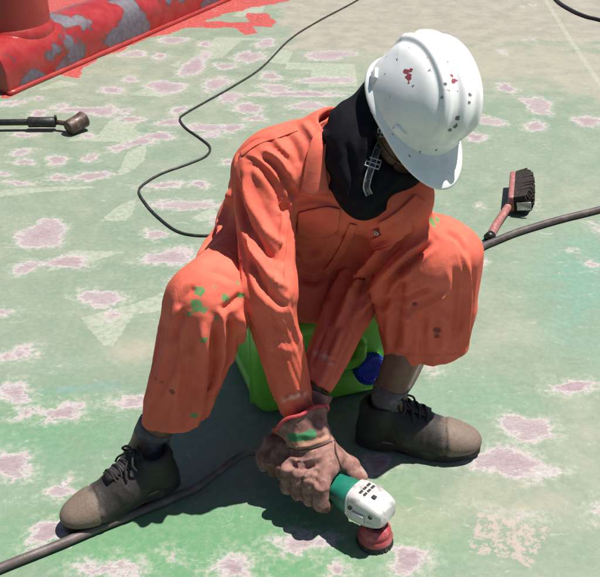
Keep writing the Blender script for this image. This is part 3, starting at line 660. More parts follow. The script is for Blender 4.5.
STROKES = [
  # right sleeve: folds fanning from the armpit, sweeping round the elbow, few on the forearm
  ([(243,172),(250,203),(266,231),(287,250)], .010, .010), ([(239,192),(247,224),(261,248),(281,262)], .008, -.010), ([(246,222),(253,250),(269,275),(291,292)], .010, .010), ([(250,250),(259,280),(275,300),(293,308)], .008, -.009),
  ([(255,152),(274,166),(288,188),(294,200)], .008, -.008), ([(246,160),(262,172),(278,196),(287,218)], .009, -.010), ([(262,150),(280,160),(292,178)], .007, .007), ([(250,164),(266,182),(280,206)], .007, .007),
  ([(256,304),(268,322),(288,334)], .009, -.004), ([(262,330),(276,346),(296,352)], .009, .004), ([(281,397),(294,393),(307,393)], .003, -.004),
  ([(241,156),(258,163),(278,184),(290,212),(293,232)], .0032, -.0036), ([(262,262),(268,300),(280,345),(291,388)], .003, -.0025),
  # shoulder and back
  ([(236,162),(240,152),(252,142),(270,138)], .006, -.006), ([(300,120),(315,140),(312,165)], .008, .006), ([(285,132),(296,150),(300,168)], .008, -.006), ([(272,134),(280,146),(292,158)], .006, .005), ([(232,180),(228,205),(218,232)], .011, .010), ([(222,215),(212,236),(200,252)], .010, -.010), ([(226,195),(218,222),(206,244)], .007, -.006),
  # chest
  ([(296,205),(312,200),(335,204)], .006, -.005), ([(298,225),(312,236),(330,236),(340,228)], .005, -.006), ([(292,248),(310,256),(330,250)], .010, .010), ([(294,262),(312,268),(328,262)], .008, -.008), ([(370,232),(385,228),(402,216)], .008, -.007), ([(376,250),(392,244),(408,232)], .007, .007), ([(300,276),(315,282),(326,274)], .008, -.010),
  # right trouser leg: cloth hanging from the knee
  ([(204,318),(203,350),(200,392),(197,432)], .010, .013), ([(214,328),(215,360),(210,400),(204,430)], .008, -.013), ([(190,322),(188,356),(184,396),(182,424)], .009, -.008), ([(172,326),(165,356),(156,388),(150,406)], .010, .009), ([(163,318),(157,345),(150,372)], .007, -.006),
  ([(229,318),(231,345),(222,384)], .009, -.014), ([(240,312),(242,332),(236,352)], .008, .010), ([(184,308),(178,325),(172,345)], .008, -.007), ([(218,306),(222,320),(222,340)], .008, .009), ([(242,294),(232,303),(218,312)], .007, -.007), ([(196,286),(184,296),(176,310)], .009, -.006), ([(208,270),(222,274),(238,282)], .009, -.005),
  ([(184,330),(184,360),(180,400),(176,425)], .003, -.003),
  # left thigh and trouser leg
  ([(350,300),(372,272),(392,248),(414,230)], .008, -.015), ([(342,306),(362,278),(382,252),(400,236)], .007, .013), ([(360,306),(384,276),(405,256),(427,239)], .008, .014), ([(374,306),(396,276),(416,256),(434,240)], .007, -.014), ([(352,318),(376,296),(398,280),(414,268)], .008, .011), ([(362,322),(384,304),(400,292)], .007, -.010),
  ([(398,318),(418,308),(434,300),(448,290)], .008, .011), ([(394,302),(414,296),(432,288)], .007, -.010), ([(402,266),(399,294),(394,335),(392,352)], .009, -.010), ([(410,300),(407,325),(404,352)], .008, .008), ([(464,244),(468,290),(466,330),(464,352)], .009, .010), ([(454,262),(457,300),(455,345)], .008, -.008), ([(424,312),(423,335),(421,354)], .008, -.008), ([(440,306),(442,330),(442,352)], .009, .008), ([(445,232),(458,240),(466,256)], .007, -.005),
  ([(452,232),(463,270),(461,320),(457,352)], .003, -.003), ([(390,352),(425,355),(466,352)], .003, -.003),
  # left sleeve hanging between the knees
  ([(372,258),(358,284),(346,306),(334,332)], .007, .012), ([(362,256),(346,282),(334,306),(326,330)], .008, -.010), ([(348,264),(334,290),(322,318)], .008, .008), ([(312,352),(324,358),(338,362)], .0035, -.005), ([(342,326),(335,345),(328,362)], .006, .007), ([(326,330),(318,350),(310,372)], .006, -.006),
]
make_coverall()
TREE = COV['tree']
def patch(name, e0, e1, off, mat, nu=14, nv=10, thick=.003, parent=None, lift=None, tree=None):
    """cloth piece sewn on the coverall: edges e0 and e1 (traced lines) joined across, laid on the cloth"""
    A = spline([(a, b, 0) for a, b in e0], 12)[:, :2]; B = spline([(a, b, 0) for a, b in e1], 12)[:, :2]
    ra = A[np.linspace(0, len(A)-1, nu).round().astype(int)]; rb = B[np.linspace(0, len(B)-1, nu).round().astype(int)]
    V = np.zeros((nu, nv, 3)); last = None
    for i in range(nu):
        for j in range(nv):
            t = j/(nv-1); x, y = ra[i]*(1-t)+rb[i]*t; h, n = hit(tree or TREE, x, y)
            if h is None: h = last if last is not None else P(x, y, .5); n = -norm(ray(x, y))
            last = h; l = off if lift is None else off+lift(i/(nu-1), t); V[i, j] = h+n*l
    for _ in range(2):
        W = V.copy(); W[1:-1, 1:-1] = (V[:-2, 1:-1]+V[2:, 1:-1]+V[1:-1, :-2]+V[1:-1, 2:]+4*V[1:-1, 1:-1])/8; V = W
    vs = V.reshape(-1, 3); Fc = [(i*nv+j, (i+1)*nv+j, (i+1)*nv+j+1, i*nv+j+1) for i in range(nu-1) for j in range(nv-1)]
    o = mesh_obj(name, vs, Fc, mat)
    if np.mean([np.dot(np.array(p.normal), -cF) for p in o.data.polygons]) < 0: o.data.flip_normals()
    md = o.modifiers.new('thickness', 'SOLIDIFY'); md.thickness = thick; md.offset = 0
    md2 = o.modifiers.new('soft', 'SUBSURF'); md2.levels = 1; md2.render_levels = 1
    o.parent = parent or COV['obj']; 
    if parent is None: pass
    for k in ('green', 'dark', 'fade'): attr(o, k, np.full(len(vs), -.05))
    return o
def sew(*a, **k):
    o = patch(*a, **k); o.matrix_parent_inverse = Matrix.Identity(4); return o
cov = COV['obj']; cov.parent = None; cov.matrix_parent_inverse = Matrix.Identity(4); own(cov)
# collar, pocket flaps, front placket, cuffs
sew('collar', [(352,100),(338,112),(330,135),(326,160),(330,192)], [(334,108),(320,122),(312,145),(304,170),(299,196)], .007, ORANGE, 16, 10, .004, lift=lambda u, v: .006*math.sin(math.pi*min(1, v*1.1)))
sew('collar', [(378,222),(392,214),(404,204),(414,194)], [(384,236),(398,229),(412,216),(424,200)], .006, ORANGE, 12, 8, .004)
sew('pocket_flap', [(297,212),(312,208),(328,206),(341,208)], [(297,232),(312,238),(326,236),(338,228)], .004, ORANGE, 14, 8, .003)
sew('pocket_flap', [(372,238),(384,232),(398,226),(410,218)], [(370,252),(384,248),(398,240),(412,230)], .004, ORANGE, 14, 8, .003)
sew('placket', [(350,222),(342,240),(332,258),(322,272)], [(358,224),(350,242),(340,260),(328,276)], .0035, ORANGE, 14, 5, .003)
sew('yoke_seam', [(240,152),(256,140),(275,134),(298,126)], [(242,157),(258,145),(277,139),(299,131)], .0015, ORANGE, 16, 4, .0025)
button_m = worn('button brass', (.45, .40, .34), (.65, .6, .52), 60, .3, .1, 100, metal=.7)
for (bx, by) in ((378, 231),):
    h, n = hit(TREE, bx, by)
    if h is not None: bt = lathe('button', [(.006, 0), (.0062, .003), (.004, .0045), (.001, .004)], 16, button_m, cov, frame_from(n), h+n*.006)

# ---- balaclava
def make_balaclava():
    t = MT('black balaclava knit'); pos = t.coord('Object'); n = t.noise(18, 4, .6, pos); w = t.noise(500, 3, .6, pos)
    m = t.out(t.mix(t.ramp(n, .35, .7), (.006, .006, .010), (.011, .010, .015)), .85, t.bump(w, .4, .0008, t.bump(n, .3, .006)), .15)
    G = Grid((-.02, 1.38, .52), (.40, 1.80, .98), .0045); B = G.new()
    add(G, B, ell(HC+.003*HU-.012*HF, HFR, (.098, .080, .100))); add(G, B, ell(HC-.045*HU+.025*HF, HFR, (.078, .068, .084)), .03)
    add(G, B, ell(HC+.082*HF-.030*HU, HFR, (.028, .020, .026)), .02)
    # eye slot
    add(G, B, rbox(HC+.09*HF-.016*HU, HFR, (.055, .092, .024), .015), .006, sub=True)
    nb = NECK+np.array([.010, -.01, -.03])
    add(G, B, cone(HC-.045*HU, nb+np.array([.01, 0, .02]), .070, .062), .05)
    add(G, B, cone(HC-.06*HU-.01*HF, PY(366, 182, 1.56), .068, .046), .05); add(G, B, cone(PY(362, 150, 1.585), PY(365, 200, 1.550), .052, .033, (1, .2, 0), 1.15), .04)
    add(G, B, cone(PY(350, 128, 1.62), PY(354, 180, 1.585), .042, .035), .04)
    add(G, B, cone(HC-.075*HU+.03*HF, PY(400, 180, 1.565), .048, .030), .03)
    add(G, B, rbox(HC+.068*HF-.008*HU, HFR, (.037, .094, .021), .012), .004, sub=True)
    V, Q = surface(G, B); V = smooth_mesh(V, Q, 3)
    N = vnormals(V, Q); q = (V-HC) @ HFR; r = vnoise(V*np.array([16, 16, 34.])+2.2); D = .006*(1-1.8*np.abs(r))*np.clip((-.03-q[:, 2])/.05, 0, 1)
    V = V+N*D[:, None]
    V = strokes(V, Q, [([(345,140),(350,165),(352,190)], .008, -.006), ([(372,120),(366,150),(362,185)], .009, .006), ([(385,190),(378,205),(368,216)], .007, -.005), ([(398,178),(386,192),(376,208)], .007, .005)])
    own(np_obj('balaclava', V, Q, m)); return bvh_of(V, Q)
BTREE = make_balaclava()


# ---- hard hat
def hw(x, y, z): return HRIM+HF*x+HL*y+HU*z
def make_helmet():
    t = MT('white helmet plastic'); pos = t.coord('Object'); n = t.noise(25, 5, .6, pos)
    c = t.mix(t.ramp(n, .4, .75), (.80, .80, .80), (.70, .70, .71)); sc = t.ramp(t.noise(75, 3, .6, pos), .70, .72); c = t.mix(t.math('MULTIPLY', sc, .85), c, (.16, .13, .12))
    sc2 = t.ramp(t.noise(46, 3, .5, pos, 0, (1.3, 1, .8)), .735, .75); c = t.mix(t.math('MULTIPLY', sc2, .8), c, (.33, .08, .10))
    gr = t.ramp(t.noise(33, 5, .6, pos), .66, .72); c = t.mix(t.math('MULTIPLY', gr, .4), c, (.45, .46, .42))
    c = t.mix(t.ramp(t.math('ADD', t.at('blot'), t.math('MULTIPLY', t.math('SUBTRACT', t.noise(120, 3, .6, pos), .5), .012)), 0, .001), c, (.30, .07, .09))
    c = t.mix(t.math('MULTIPLY', t.ramp(t.math('ADD', t.at('scuff'), t.math('MULTIPLY', t.math('SUBTRACT', t.noise(160, 4, .7, pos), .5), .016)), 0, .001), .85), c, (.07, .06, .06))
    white = t.out(c, t.ramp(n, .3, .7, .28, .42), t.bump(t.noise(140, 4, .6, pos), .08, .001), .45, alb=.92)
    a, b, h = .107, .092, .124; NA, NT = 220, 80; V = []; Fc = []
    def sup(v, e): return math.copysign(abs(v)**e, v)
    for j in range(NT+1):
        tt = j/NT; ps = tt*math.pi/2
        for i in range(NA):
            ph = 2*math.pi*i/NA; cr = math.cos(ps)**.80; x = a*sup(math.cos(ph), .94)*cr; y = b*sup(math.sin(ph), .94)*cr; z = h*math.sin(ps)**.92
            if x > 0: x *= 1.0+.04*(1-tt)
            # crest: raised crown with three ribs running fore and aft, stepping down to plain sides
            up = min(1, max(0, (z-.035)/.04)); yy = abs(y); crown = 1/(1+math.exp((yy-.064)/.0055))
            fade = min(1, max(0, (x+.118)/.03))*min(1, max(0, (.135-x)/.03)); g = up*fade*crown*.0085
            for yc, wd in ((0, .0115), (.034, .0085), (-.034, .0085)): g += up*fade*.0085*math.exp(-((y-yc)/wd)**4)
            n = np.array([x/a**2, y/b**2, z/h**2]); n = n/(np.linalg.norm(n)+1e-9); q = np.array([x, y, z])+n*g
            V.append(q)
        if j == 0: pass
    for j in range(NT):
        for i in range(NA): Fc.append((j*NA+i, j*NA+(i+1) % NA, (j+1)*NA+(i+1) % NA, (j+1)*NA+i))
    W = np.array([hw(*q) for q in V]); o = mesh_obj('helmet', W, Fc, white)
    md = o.modifiers.new('thickness', 'SOLIDIFY'); md.thickness = .003; md.offset = -1
    own(o)
    tree = BVHTree.FromPolygons([tuple(v) for v in W], Fc)
    def field(L):
        f = np.full(len(W), -.05)
        for (x, y, r) in L:
            p, _ = hit(tree, x, y)
            if p is not None: f = np.maximum(f, r-np.linalg.norm(W-p, axis=1))
        return f
    attr(o, 'blot', field([(406,72,.006),(409,77,.007),(411,70,.004),(408,83,.003),(454,81,.006),(452,76,.003)]))
    attr(o, 'scuff', field([(445,84,.004),(457,118,.005),(456,126,.005),(450,130,.004),(470,95,.004),(469,103,.004),(442,98,.003),(430,70,.003),(420,152,.003),(413,86,.003),(448,62,.003),(436,150,.003),(460,140,.003),(397,59,.003)]))
    # gutter lip all round, growing into the peak in front
    V = []; Fc = []; NA = 120; prof = 7
    for i in range(NA):
        ph = 2*math.pi*i/NA; cx = math.cos(ph); front = max(0, cx)**3.4; ext = .0055+.055*front
        bx = a*sup(cx, .94)*(1.04 if cx > 0 else 1); by = b*sup(math.sin(ph), .94); n = norm([bx/a**2, by/b**2, 0]); n[1] *= (1-.35*front)
        drop = -.005-.006*front
        ring = [(0, .004), (.30, .0015), (.65, -.001), (.95, -.002), (1.0, -.004), (.95, -.007), (0, -.004)]
        for (s, dz) in ring: V.append(hw(bx+n[0]*ext*s, by+n[1]*ext*s, drop*s*s+dz+.001))
    for i in range(NA):
        k = (i+1) % NA
        for j in range(prof-1): Fc.append((i*prof+j, i*prof+j+1, k*prof+j+1, k*prof+j))
    br = mesh_obj('brim', V, Fc, white, o); attr(br, 'blot', np.full(len(V), -.05)); attr(br, 'scuff', np.full(len(V), -.05))
    # accessory slots low on each side
    for s in (-1, 1):
        for x0 in (-.055, .062):
            y0 = s*b*math.sqrt(max(0, 1-(x0/a)**2))*1.0; n = norm([x0/a**2, y0/b**2, 0]); tn = np.array([-n[1], n[0], 0.]); c = np.array([x0, y0, .016])+n*.0015
            f3 = np.stack([HFR @ tn, HFR @ n, HU], 1); s_ = box_obj('accessory_slot', hw(*c), f3, (.026, .008, .018), .003, white, o); attr(s_, 'blot', np.full(len(s_.data.vertices), -.05)); attr(s_, 'scuff', np.full(len(s_.data.vertices), -.05))
    # chin strap hanging on the near side, with its slide buckle
    st_m = worn('chin strap web', (.035, .035, .055), (.16, .155, .15), 90, .7, .3, 300, .5, .6); bk = worn('strap buckle', (.42, .42, .44), (.60, .60, .60), 60, .35, .1, 100)
    L = [(386,127),(381,138),(376,150),(371,163),(367,176),(366,186),(369,194)]; C = []; NN = []
    for (x, y) in L:
        p, n = hit(BTREE, x, y)
        if p is None: continue
        C.append(p+n*.006); NN.append(n)
    if len(C) > 3:
        C = spline(C, 6); V = []; Fc = []
        lt = worn('strap stitching', (.34, .33, .31), (.50, .48, .45), 60, .7, .1, 100)
        def ribbon(name, off, wd, th, mat):
            V = []; Fc = []
            for i in range(len(C)):
                T = norm(C[min(i+1, len(C)-1)]-C[max(i-1, 0)]); vd = -norm(C[i]-cC); sd = norm(np.cross(T, vd)); nn = np.cross(sd, T)
                c = C[i]+sd*off
                V += [c-sd*wd+nn*th, c+sd*wd+nn*th, c+sd*wd-nn*th, c-sd*wd-nn*th]
            for i in range(len(C)-1):
                for k in range(4): Fc.append((i*4+k, i*4+(k+1) % 4, i*4+4+(k+1) % 4, i*4+4+k))
            Fc.append((0, 1, 2, 3)); e = (len(C)-1)*4; Fc.append((e+3, e+2, e+1, e)); return mesh_obj(name, V, Fc, mat, o, False)
        ribbon('chin_strap', 0, .0070, .0012, st_m); ribbon('strap_edge', -.0055, .0011, .0020, lt); ribbon('strap_edge', .0055, .0011, .0020, lt)
        for k, (wd, hh) in ((18, (.013, .009)), (2, (.011, .012))):
            k = min(k, len(C)-2); T = norm(C[k+1]-C[k-1]); vd = -norm(C[k]-cC); sd = norm(np.cross(T, vd)); nn = np.cross(sd, T); c = C[k]+nn*.002
            pts = [c+sd*wd*x+T*hh*y for x, y in ((-1, -1), (1, -1), (1, 1), (-1, 1), (-1, -1))]
            tube_o = tube_obj('buckle', pts, .0015, bk, o, 8)
            tube_obj('buckle_bar', [c-sd*wd, c+sd*wd], .0013, bk, o, 8)
    return o
helmet = make_helmet()
# spectacles under the peak
gl = worn('spectacle frame', (.09, .065, .035), (.14, .10, .05), 60, .3, .1, 100, metal=.6)
lens = worn('dark lens', (.03, .02, .02), (.05, .035, .03), 40, .08, .02, 60)
sp = empty('spectacles', (0, 0, 0)); bpy.data.objects.remove(sp)
q = [HC-.005*HF+.082*HR_+.0*HU, HC+.05*HF+.084*HR_+.003*HU, HC+.088*HF+.070*HR_+.004*HU, HC+.104*HF+.035*HR_+.002*HU, HC+.108*HF+.0*HR_+.006*HU, HC+.104*HF-.035*HR_+.002*HU, HC+.088*HF-.070*HR_+.004*HU, HC+.05*HF-.084*HR_+.003*HU, HC-.005*HF-.082*HR_]
spc = own(tube_obj('spectacles', spline(q, 5), .0022, gl, None, 8))
for s in (-1, 1):
    c = HC+.100*HF+s*.036*HR_-.006*HU; f4 = np.stack([norm(HR_-s*.30*HF), HU, norm(np.cross(norm(HR_-s*.30*HF), HU))], 1)
    V = [c+f4 @ np.array([.029*math.cos(a)*1.0, .020*math.sin(a), zz]) for zz in (-.0012, .0012) for a in np.linspace(0, 2*math.pi, 24, endpoint=False)]
    Fc = [tuple(range(24))[::-1], tuple(range(24, 48))]+[(k, (k+1) % 24, 24+(k+1) % 24, 24+k) for k in range(24)]
    mesh_obj('lens', V, Fc, lens, spc, False)

# ---- gloves
def glove_mat():
    t = MT('dirty leather glove'); pos = t.coord('Object'); n = t.noise(26, 4, .65, pos); n2 = t.noise(95, 4, .65, pos); n3 = t.noise(48, 3, .6, pos)
    c = t.mix(t.ramp(n, .38, .62), (.26, .125, .105), (.41, .225, .19)); c = t.mix(t.math('MULTIPLY', t.ramp(n3, .48, .68), .5), c, (.13, .070, .062)); c = t.mix(t.math('MULTIPLY', t.ramp(n2, .56, .72), .35), c, (.54, .40, .37))
    c = t.mix(t.math('MULTIPLY', t.ramp(t.noise(33, 3, .6, pos, .4), .58, .70), .45), c, (.54, .40, .37))
    c = t.mix(t.ramp(t.math('ADD', t.at('green'), t.math('MULTIPLY', t.math('SUBTRACT', n2, .5), .01)), 0, .001), c, (.08, .27, .12))
    c = t.mix(t.math('MULTIPLY', t.ramp(t.math('ADD', t.at('pale'), t.math('MULTIPLY', t.math('SUBTRACT', n2, .5), .01)), 0, .001), .8), c, (.60, .33, .22))
    return t.out(c, .88, t.bump(n2, .3, .003, t.bump(t.noise(340, 2, .6, pos), .4, .001)), .15)
GLOVE = glove_mat(); redtrim = worn('red glove trim', (.55, .06, .07), (.62, .14, .13), 50, .7, .3, 200)
def band_field(V, tree, pts, r):
    f = np.full(len(V), -.05)
    for (x, y) in spline([(a, b, 0) for a, b in pts], 8)[:, :2]:
        h, _ = hit(tree, x, y)
        if h is not None: f = np.maximum(f, r-np.linalg.norm(V-h, axis=1))
    return f
def make_gloves():
    def gp(c, a, s, u): return c+gax*a+gcam*s+gup*u
    # right hand: palm over the machine body, four fingers curled down its near side, thumb along the far side
    C = GA+gax*.136; G = Grid(C-np.array([.19, .17, .11]), C+np.array([.15, .19, .20]), .0032); B = G.new()
    wr = RWR+norm(C+gup*.05-RWR)*.058
    for i, (a, L) in enumerate(((-.040, .80), (-.0135, .95), (.0135, 1.0), (.040, .93))):
        fin = G.new(); k0 = gp(C, a*.92, .012, .050); k1 = gp(C, a*1.06, .046, .032+.004*L); k2 = gp(C, a*1.10+.001, .052, -.004*L-.004); k3 = gp(C, a*1.10-.002, .030, -.030)
        add(G, fin, cone(k0, k1, .0160, .0158)); add(G, fin, cone(k1, k2, .0156, .0148), .002); add(G, fin, cone(k2, k3, .0148, .0130), .002)
        B = smin(B, fin, .0008)
    palm = G.new(); add(G, palm, cone(gp(C, -.030, .012, .050), gp(C, .036, .012, .050), .0185, .0185)); add(G, palm, cone(gp(C, -.024, -.018, .052), gp(C, .026, -.018, .050), .022, .020), .02)
    add(G, palm, cone(gp(C, -.004, -.018, .052), wr, .031, .034, gax, 1.25), .03)
    th = G.new(); add(G, th, cone(gp(C, .005, -.030, .045), gp(C, .048, -.046, .030), .023, .019)); add(G, th, cone(gp(C, .048, -.046, .030), gp(C, .080, -.034, .022), .0185, .0155), .006)
    palm = smin(palm, th, .010); B = smin(B, palm, .005)
    up = norm(RWR-wr); cc = RWR-up*.026; fr = frame_from(up)
    add(G, B, cut(cone(wr, cc+up*.03, .038, .074, gax, 1.12), cc, up), .025); add(G, B, cone(wr+up*.015, cc+up*.05, .024, .080, gax, 1.12), .004, sub=True)
    V, Q = surface(G, B); V = smooth_mesh(V, Q, 2); N = vnormals(V, Q); V = V+N*(.0024*(1-1.8*np.abs(vnoise(V*np.array([30, 30, 60.])+1.7)))+.0006*vnoise(V*105+4.7))[:, None]
    V = strokes(V, Q, [([(283,448),(300,452),(322,446),(334,440)], .005, -.005), ([(284,456),(302,461),(325,455)], .005, .005), ([(290,466),(305,468),(322,462)], .004, -.005), ([(330,432),(334,450),(337,470)], .0025, -.003), ([(298,480),(312,478),(322,488)], .004, -.003)])
    tr = bvh_of(V, Q); o = own(np_obj('glove', V, Q, GLOVE))
    attr(o, 'green', np.maximum(band_field(V, tr, [(291,437),(300,438),(312,434)], .010), band_field(V, tr, [(297,450),(306,449),(318,445)], .003))); attr(o, 'pale', np.maximum(band_field(V, tr, [(295,444),(310,443),(327,438)], .006), band_field(V, tr, [(300,452),(315,449)], .004)))
    rg = fr; pts = []
    ring = [cc+norm(gax-up*np.dot(gax, up))*(.0575*math.cos(a)*1.12)+np.cross(up, norm(gax-up*np.dot(gax, up)))*(.0575*math.sin(a)) for a in np.linspace(0, 2*math.pi, 40)]
    ring = [p+up*.003*math.sin(3*i*.3) for i, p in enumerate(ring)]; tube_obj('cuff_trim', ring, .0042, redtrim, o, 8)
    seam_m = worn('glove seam thread', (.10, .045, .04), (.16, .08, .07), 60, .9, .4, 200)
    for line in ([(331,424),(334,438),(336,452),(341,468)], [(283,446),(300,450),(318,446),(334,441)], [(279,436),(284,452),(289,468)]):
        pp = []
        for (x, y) in spline([(p[0], p[1], 0) for p in line], 6)[:, :2]:
            h_, n_ = hit(tr, x, y)
            if h_ is not None and (not pp or np.linalg.norm(h_-pp[-1]) < .03): pp.append(h_+n_*.0006)
        if len(pp) > 4: tube_obj('seam', pp, .0017, seam_m, o, 6)
    # left hand: behind, closed on the tail of the machine
    C2 = GA+gax*.050-gcam*.012-gup*.006; G = Grid(C2-np.array([.16, .14, .10]), C2+np.array([.16, .17, .20]), .0034); B = G.new(); w2 = LWR+norm(C2+gup*.04-LWR)*.05
    for i, a in enumerate((-.040, -.013, .013, .039)):
        fin = G.new(); k0 = gp(C2, a, -.020, .046); k1 = gp(C2, a, .016, .046); k2 = gp(C2, a-.004, .044, .022); k3 = gp(C2, a-.004, .040, -.008)
        add(G, fin, cone(k0, k1, .0155, .0150)); add(G, fin, cone(k1, k2, .0155, .0145), .004); add(G, fin, cone(k2, k3, .0145, .0125), .004); B = smin(B, fin, .0035)
    add(G, B, cone(gp(C2, -.030, -.024, .044), gp(C2, .030, -.024, .044), .021, .021), .012); add(G, B, cone(gp(C2, 0, -.026, .048), w2, .030, .033, gax, 1.2), .03)
    add(G, B, cone(gp(C2, .020, -.034, .036), gp(C2, .062, -.040, .014), .020, .016), .012)
    up2 = norm(LWR-w2); cc2 = LWR-up2*.012; add(G, B, cut(cone(w2, cc2+up2*.03, .038, .056, gax, 1.1), cc2, up2), .025); add(G, B, cone(w2+up2*.02, cc2+up2*.05, .026, .052, gax, 1.1), .004, sub=True)
    V, Q = surface(G, B); V = smooth_mesh(V, Q, 2); N = vnormals(V, Q); V = V+N*(.0016*(1-1.8*np.abs(vnoise(V*np.array([30, 30, 55.])+8.7))))[:, None]
    o = own(np_obj('glove', V, Q, GLOVE)); attr(o, 'green', np.full(len(V), -.05)); attr(o, 'pale', np.full(len(V), -.05))
make_gloves()

# ---- shoes and socks
def shoe_mats():
    t = MT('worn work shoe leather'); pos = t.coord('Object'); n = t.noise(34, 5, .7, pos); n2 = t.noise(190, 5, .65, pos)
    c = t.mix(t.ramp(n2, .35, .7), (.030, .026, .026), (.046, .038, .035)); d = t.ramp(t.math('ADD', t.at('dusty'), t.math('MULTIPLY', t.math('SUBTRACT', n, .5), .9)), .25, .75)
    c = t.mix(t.math('MULTIPLY', d, .92), c, t.mix(t.ramp(n2, .4, .65), (.25, .185, .145), (.20, .148, .115)))  # tan toe on near-black leather: some dust, plus sunlit and shaded parts painted in
    m = t.out(c, t.ramp(n, .3, .7, .55, .75), t.bump(n2, .35, .002), .35)
    return m, worn('shoe sole rubber', (.020, .018, .018), (.07, .055, .05), 30, .7, .4, 120), worn('welt', (.26, .20, .17), (.40, .31, .26), 60, .7, .4, 160), worn('shoe lace', (.018, .017, .018), (.05, .045, .045), 80, .8, .3, 300)
SH = shoe_mats()
def make_shoe(heel, toe, rise, side, roll=0.0):
    f = norm((toe-heel)*np.array([1, 1, 0])); L0 = np.linalg.norm((toe-heel)[:2]); sc = L0/.292; l = np.array([-f[1], f[0], 0]); z = np.array([0, 0, 1.])
    a = math.atan2(rise, L0); f2 = f*math.cos(a)-z*math.sin(a); z2 = f*math.sin(a)+z*math.cos(a); l2 = l*math.cos(roll)+z2*math.sin(roll); z2 = np.cross(f2, l2); o0 = heel+z*rise
    def tw(V): V = np.asarray(V)*sc*np.array([1, .95, 1.0]); return o0+V[:, :1]*f2+V[:, 1:2]*l2+V[:, 2:3]*z2
    I3 = np.eye(3); G = Grid((-.02, -.075, .005), (.315, .075, .17), .0032); B = G.new()
    add(G, B, ell((.232, -.004*side, .040), I3, (.062, .049, .035))); add(G, B, cone((.205, -.003*side, .040), (.12, 0, .058), .040, .043, (0, 1, 0), 1.16), .03)
    add(G, B, cone((.125, 0, .066), (.075, 0, .098), .043, .038), .04); add(G, B, cone((.042, 0, .040), (.047, 0, .098), .040, .037), .035)
    B = np.maximum(B, .022-G.ax[2][None, None, :]); 
    add(G, B, cone((.060, 0, .095), (.050, 0, .20), .030, .040), .004, sub=True)
    add(G, B, cone((.175, .012, .0985), (.100, .010, .1255), .004, .004), .004, sub=True); add(G, B, cone((.175, -.012, .0985), (.100, -.010, .1255), .004, .004), .004, sub=True)
    V, Q = surface(G, B); V = smooth_mesh(V, Q, 2); N = vnormals(V, Q)
    D = .0016*(1-1.7*np.abs(vnoise(V*np.array([60, 18, 30.])+side)))*np.clip((V[:, 0]-.10)/.04, 0, 1)*np.clip((.235-V[:, 0])/.03, 0, 1)
    seam = np.exp(-((V[:, 0]-.205-.25*(V[:, 1])**2*8)/.0035)**2); D -= .0032*seam; D -= .0014*np.exp(-((V[:, 0]-.085-.5*np.maximum(0, .09-V[:, 2]))/.0035)**2)*(V[:, 2] < .09)
    col = np.exp(-((np.hypot(V[:, 0]-.052, V[:, 1]*1.05)-.040)/.008)**2)*(V[:, 2] > .10); D += .003*col
    V2 = V+N*D[:, None]; o = own(np_obj('shoe', tw(V2), Q, SH[0])); attr(o, 'dusty', np.clip((V[:, 0]-.180)/.06, -.5, 1.0)+.15*np.clip((V[:, 2]-.05)/.05, 0, 1))  # toe mask: dust together with the sunlit toe's painted lighter tone
    # sole with heel block, toe spring and a paler welt line
    out = []
    for k in range(64):
        t = 2*math.pi*k/64; x = .148-.145*math.cos(t); w = .045 if x > .2 else .039; s = math.sin(t)
        w = .037+.012*math.exp(-((x-.205)/.06)**2)+.003*math.exp(-((x-.03)/.04)**2)-.004*math.exp(-((x-.115)/.035)**2)
        out.append((x, math.copysign(abs(s)**.72, s)*w-.004*side*(x/.29)))
    def slab(name, z0, z1, off, mat, tread=False):
        V = []; Fc = []; n = len(out); lv = [(z0, off-.004), (z0+.003, off), (z1-.003, off+.001), (z1, off-.002)]
        for (zz, of) in lv:
            for (x, y) in out:
                sp = .012*max(0, (x-.20)/.1)**2; of = of*(.35+.65*min(1, max(0, (x-.09)/.09))); r = math.hypot(x-.146, y)+1e-6; xx = x+(x-.146)/r*of; yy = y+y/r*of
                if tread and .075 < x < .135 and zz < .012: sp += .010*math.sin((x-.075)/.06*math.pi)
                V.append((xx, yy, zz+sp))
        for i in range(3):
            for k in range(n): Fc.append((i*n+k, i*n+(k+1) % n, (i+1)*n+(k+1) % n, (i+1)*n+k))
        Fc.append(tuple(range(n))[::-1]); Fc.append(tuple(range(3*n, 4*n))); s_ = mesh_obj(name, tw(V), Fc, mat, o); autosmooth(s_, 50); return s_
    slab('sole', 0.001, .0265, .0025, SH[1], True); slab('welt', .0270, .0312, .0062, SH[2])
    # tongue and laces
    tg = np.array([(x, y, .104+(.178-x)*.36+.010*(1-(y/.022)**2)*1.0-.004) for x in np.linspace(.172, .082, 8) for y in np.linspace(-.020, .020, 6)])
    tf = [(i*6+j, i*6+j+1, i*6+7+j, i*6+6+j) for i in range(7) for j in range(5)]; to = mesh_obj('tongue', tw(tg), tf, SH[0], o); md = to.modifiers.new('t', 'SOLIDIFY'); md.thickness = .004; attr(to, 'dusty', np.full(len(tg), -.4))
    for i in range(5):
        x = .165-.018*i; zz = .109+(.165-x)*.38; dx = .012 if i % 2 else -.004
        V, Fc = tube(spline([(x, -.026, zz-.010), (x-.003, -.014, zz+.004), (x-.006, 0, zz+.009), (x-.009, .014, zz+.004), (x-.010+dx*.2, .026, zz-.010)], 5), .0027, 7); mesh_obj('lace', tw(V), Fc, SH[3], o)
        if i < 4:
            V, Fc = tube(spline([(x, -.024, zz-.008), (x-.008, 0, zz+.012), (x-.018, .024, zz-.001)], 5), .0026, 7); mesh_obj('lace', tw(V), Fc, SH[3], o)
    kx, kz = .094, .142
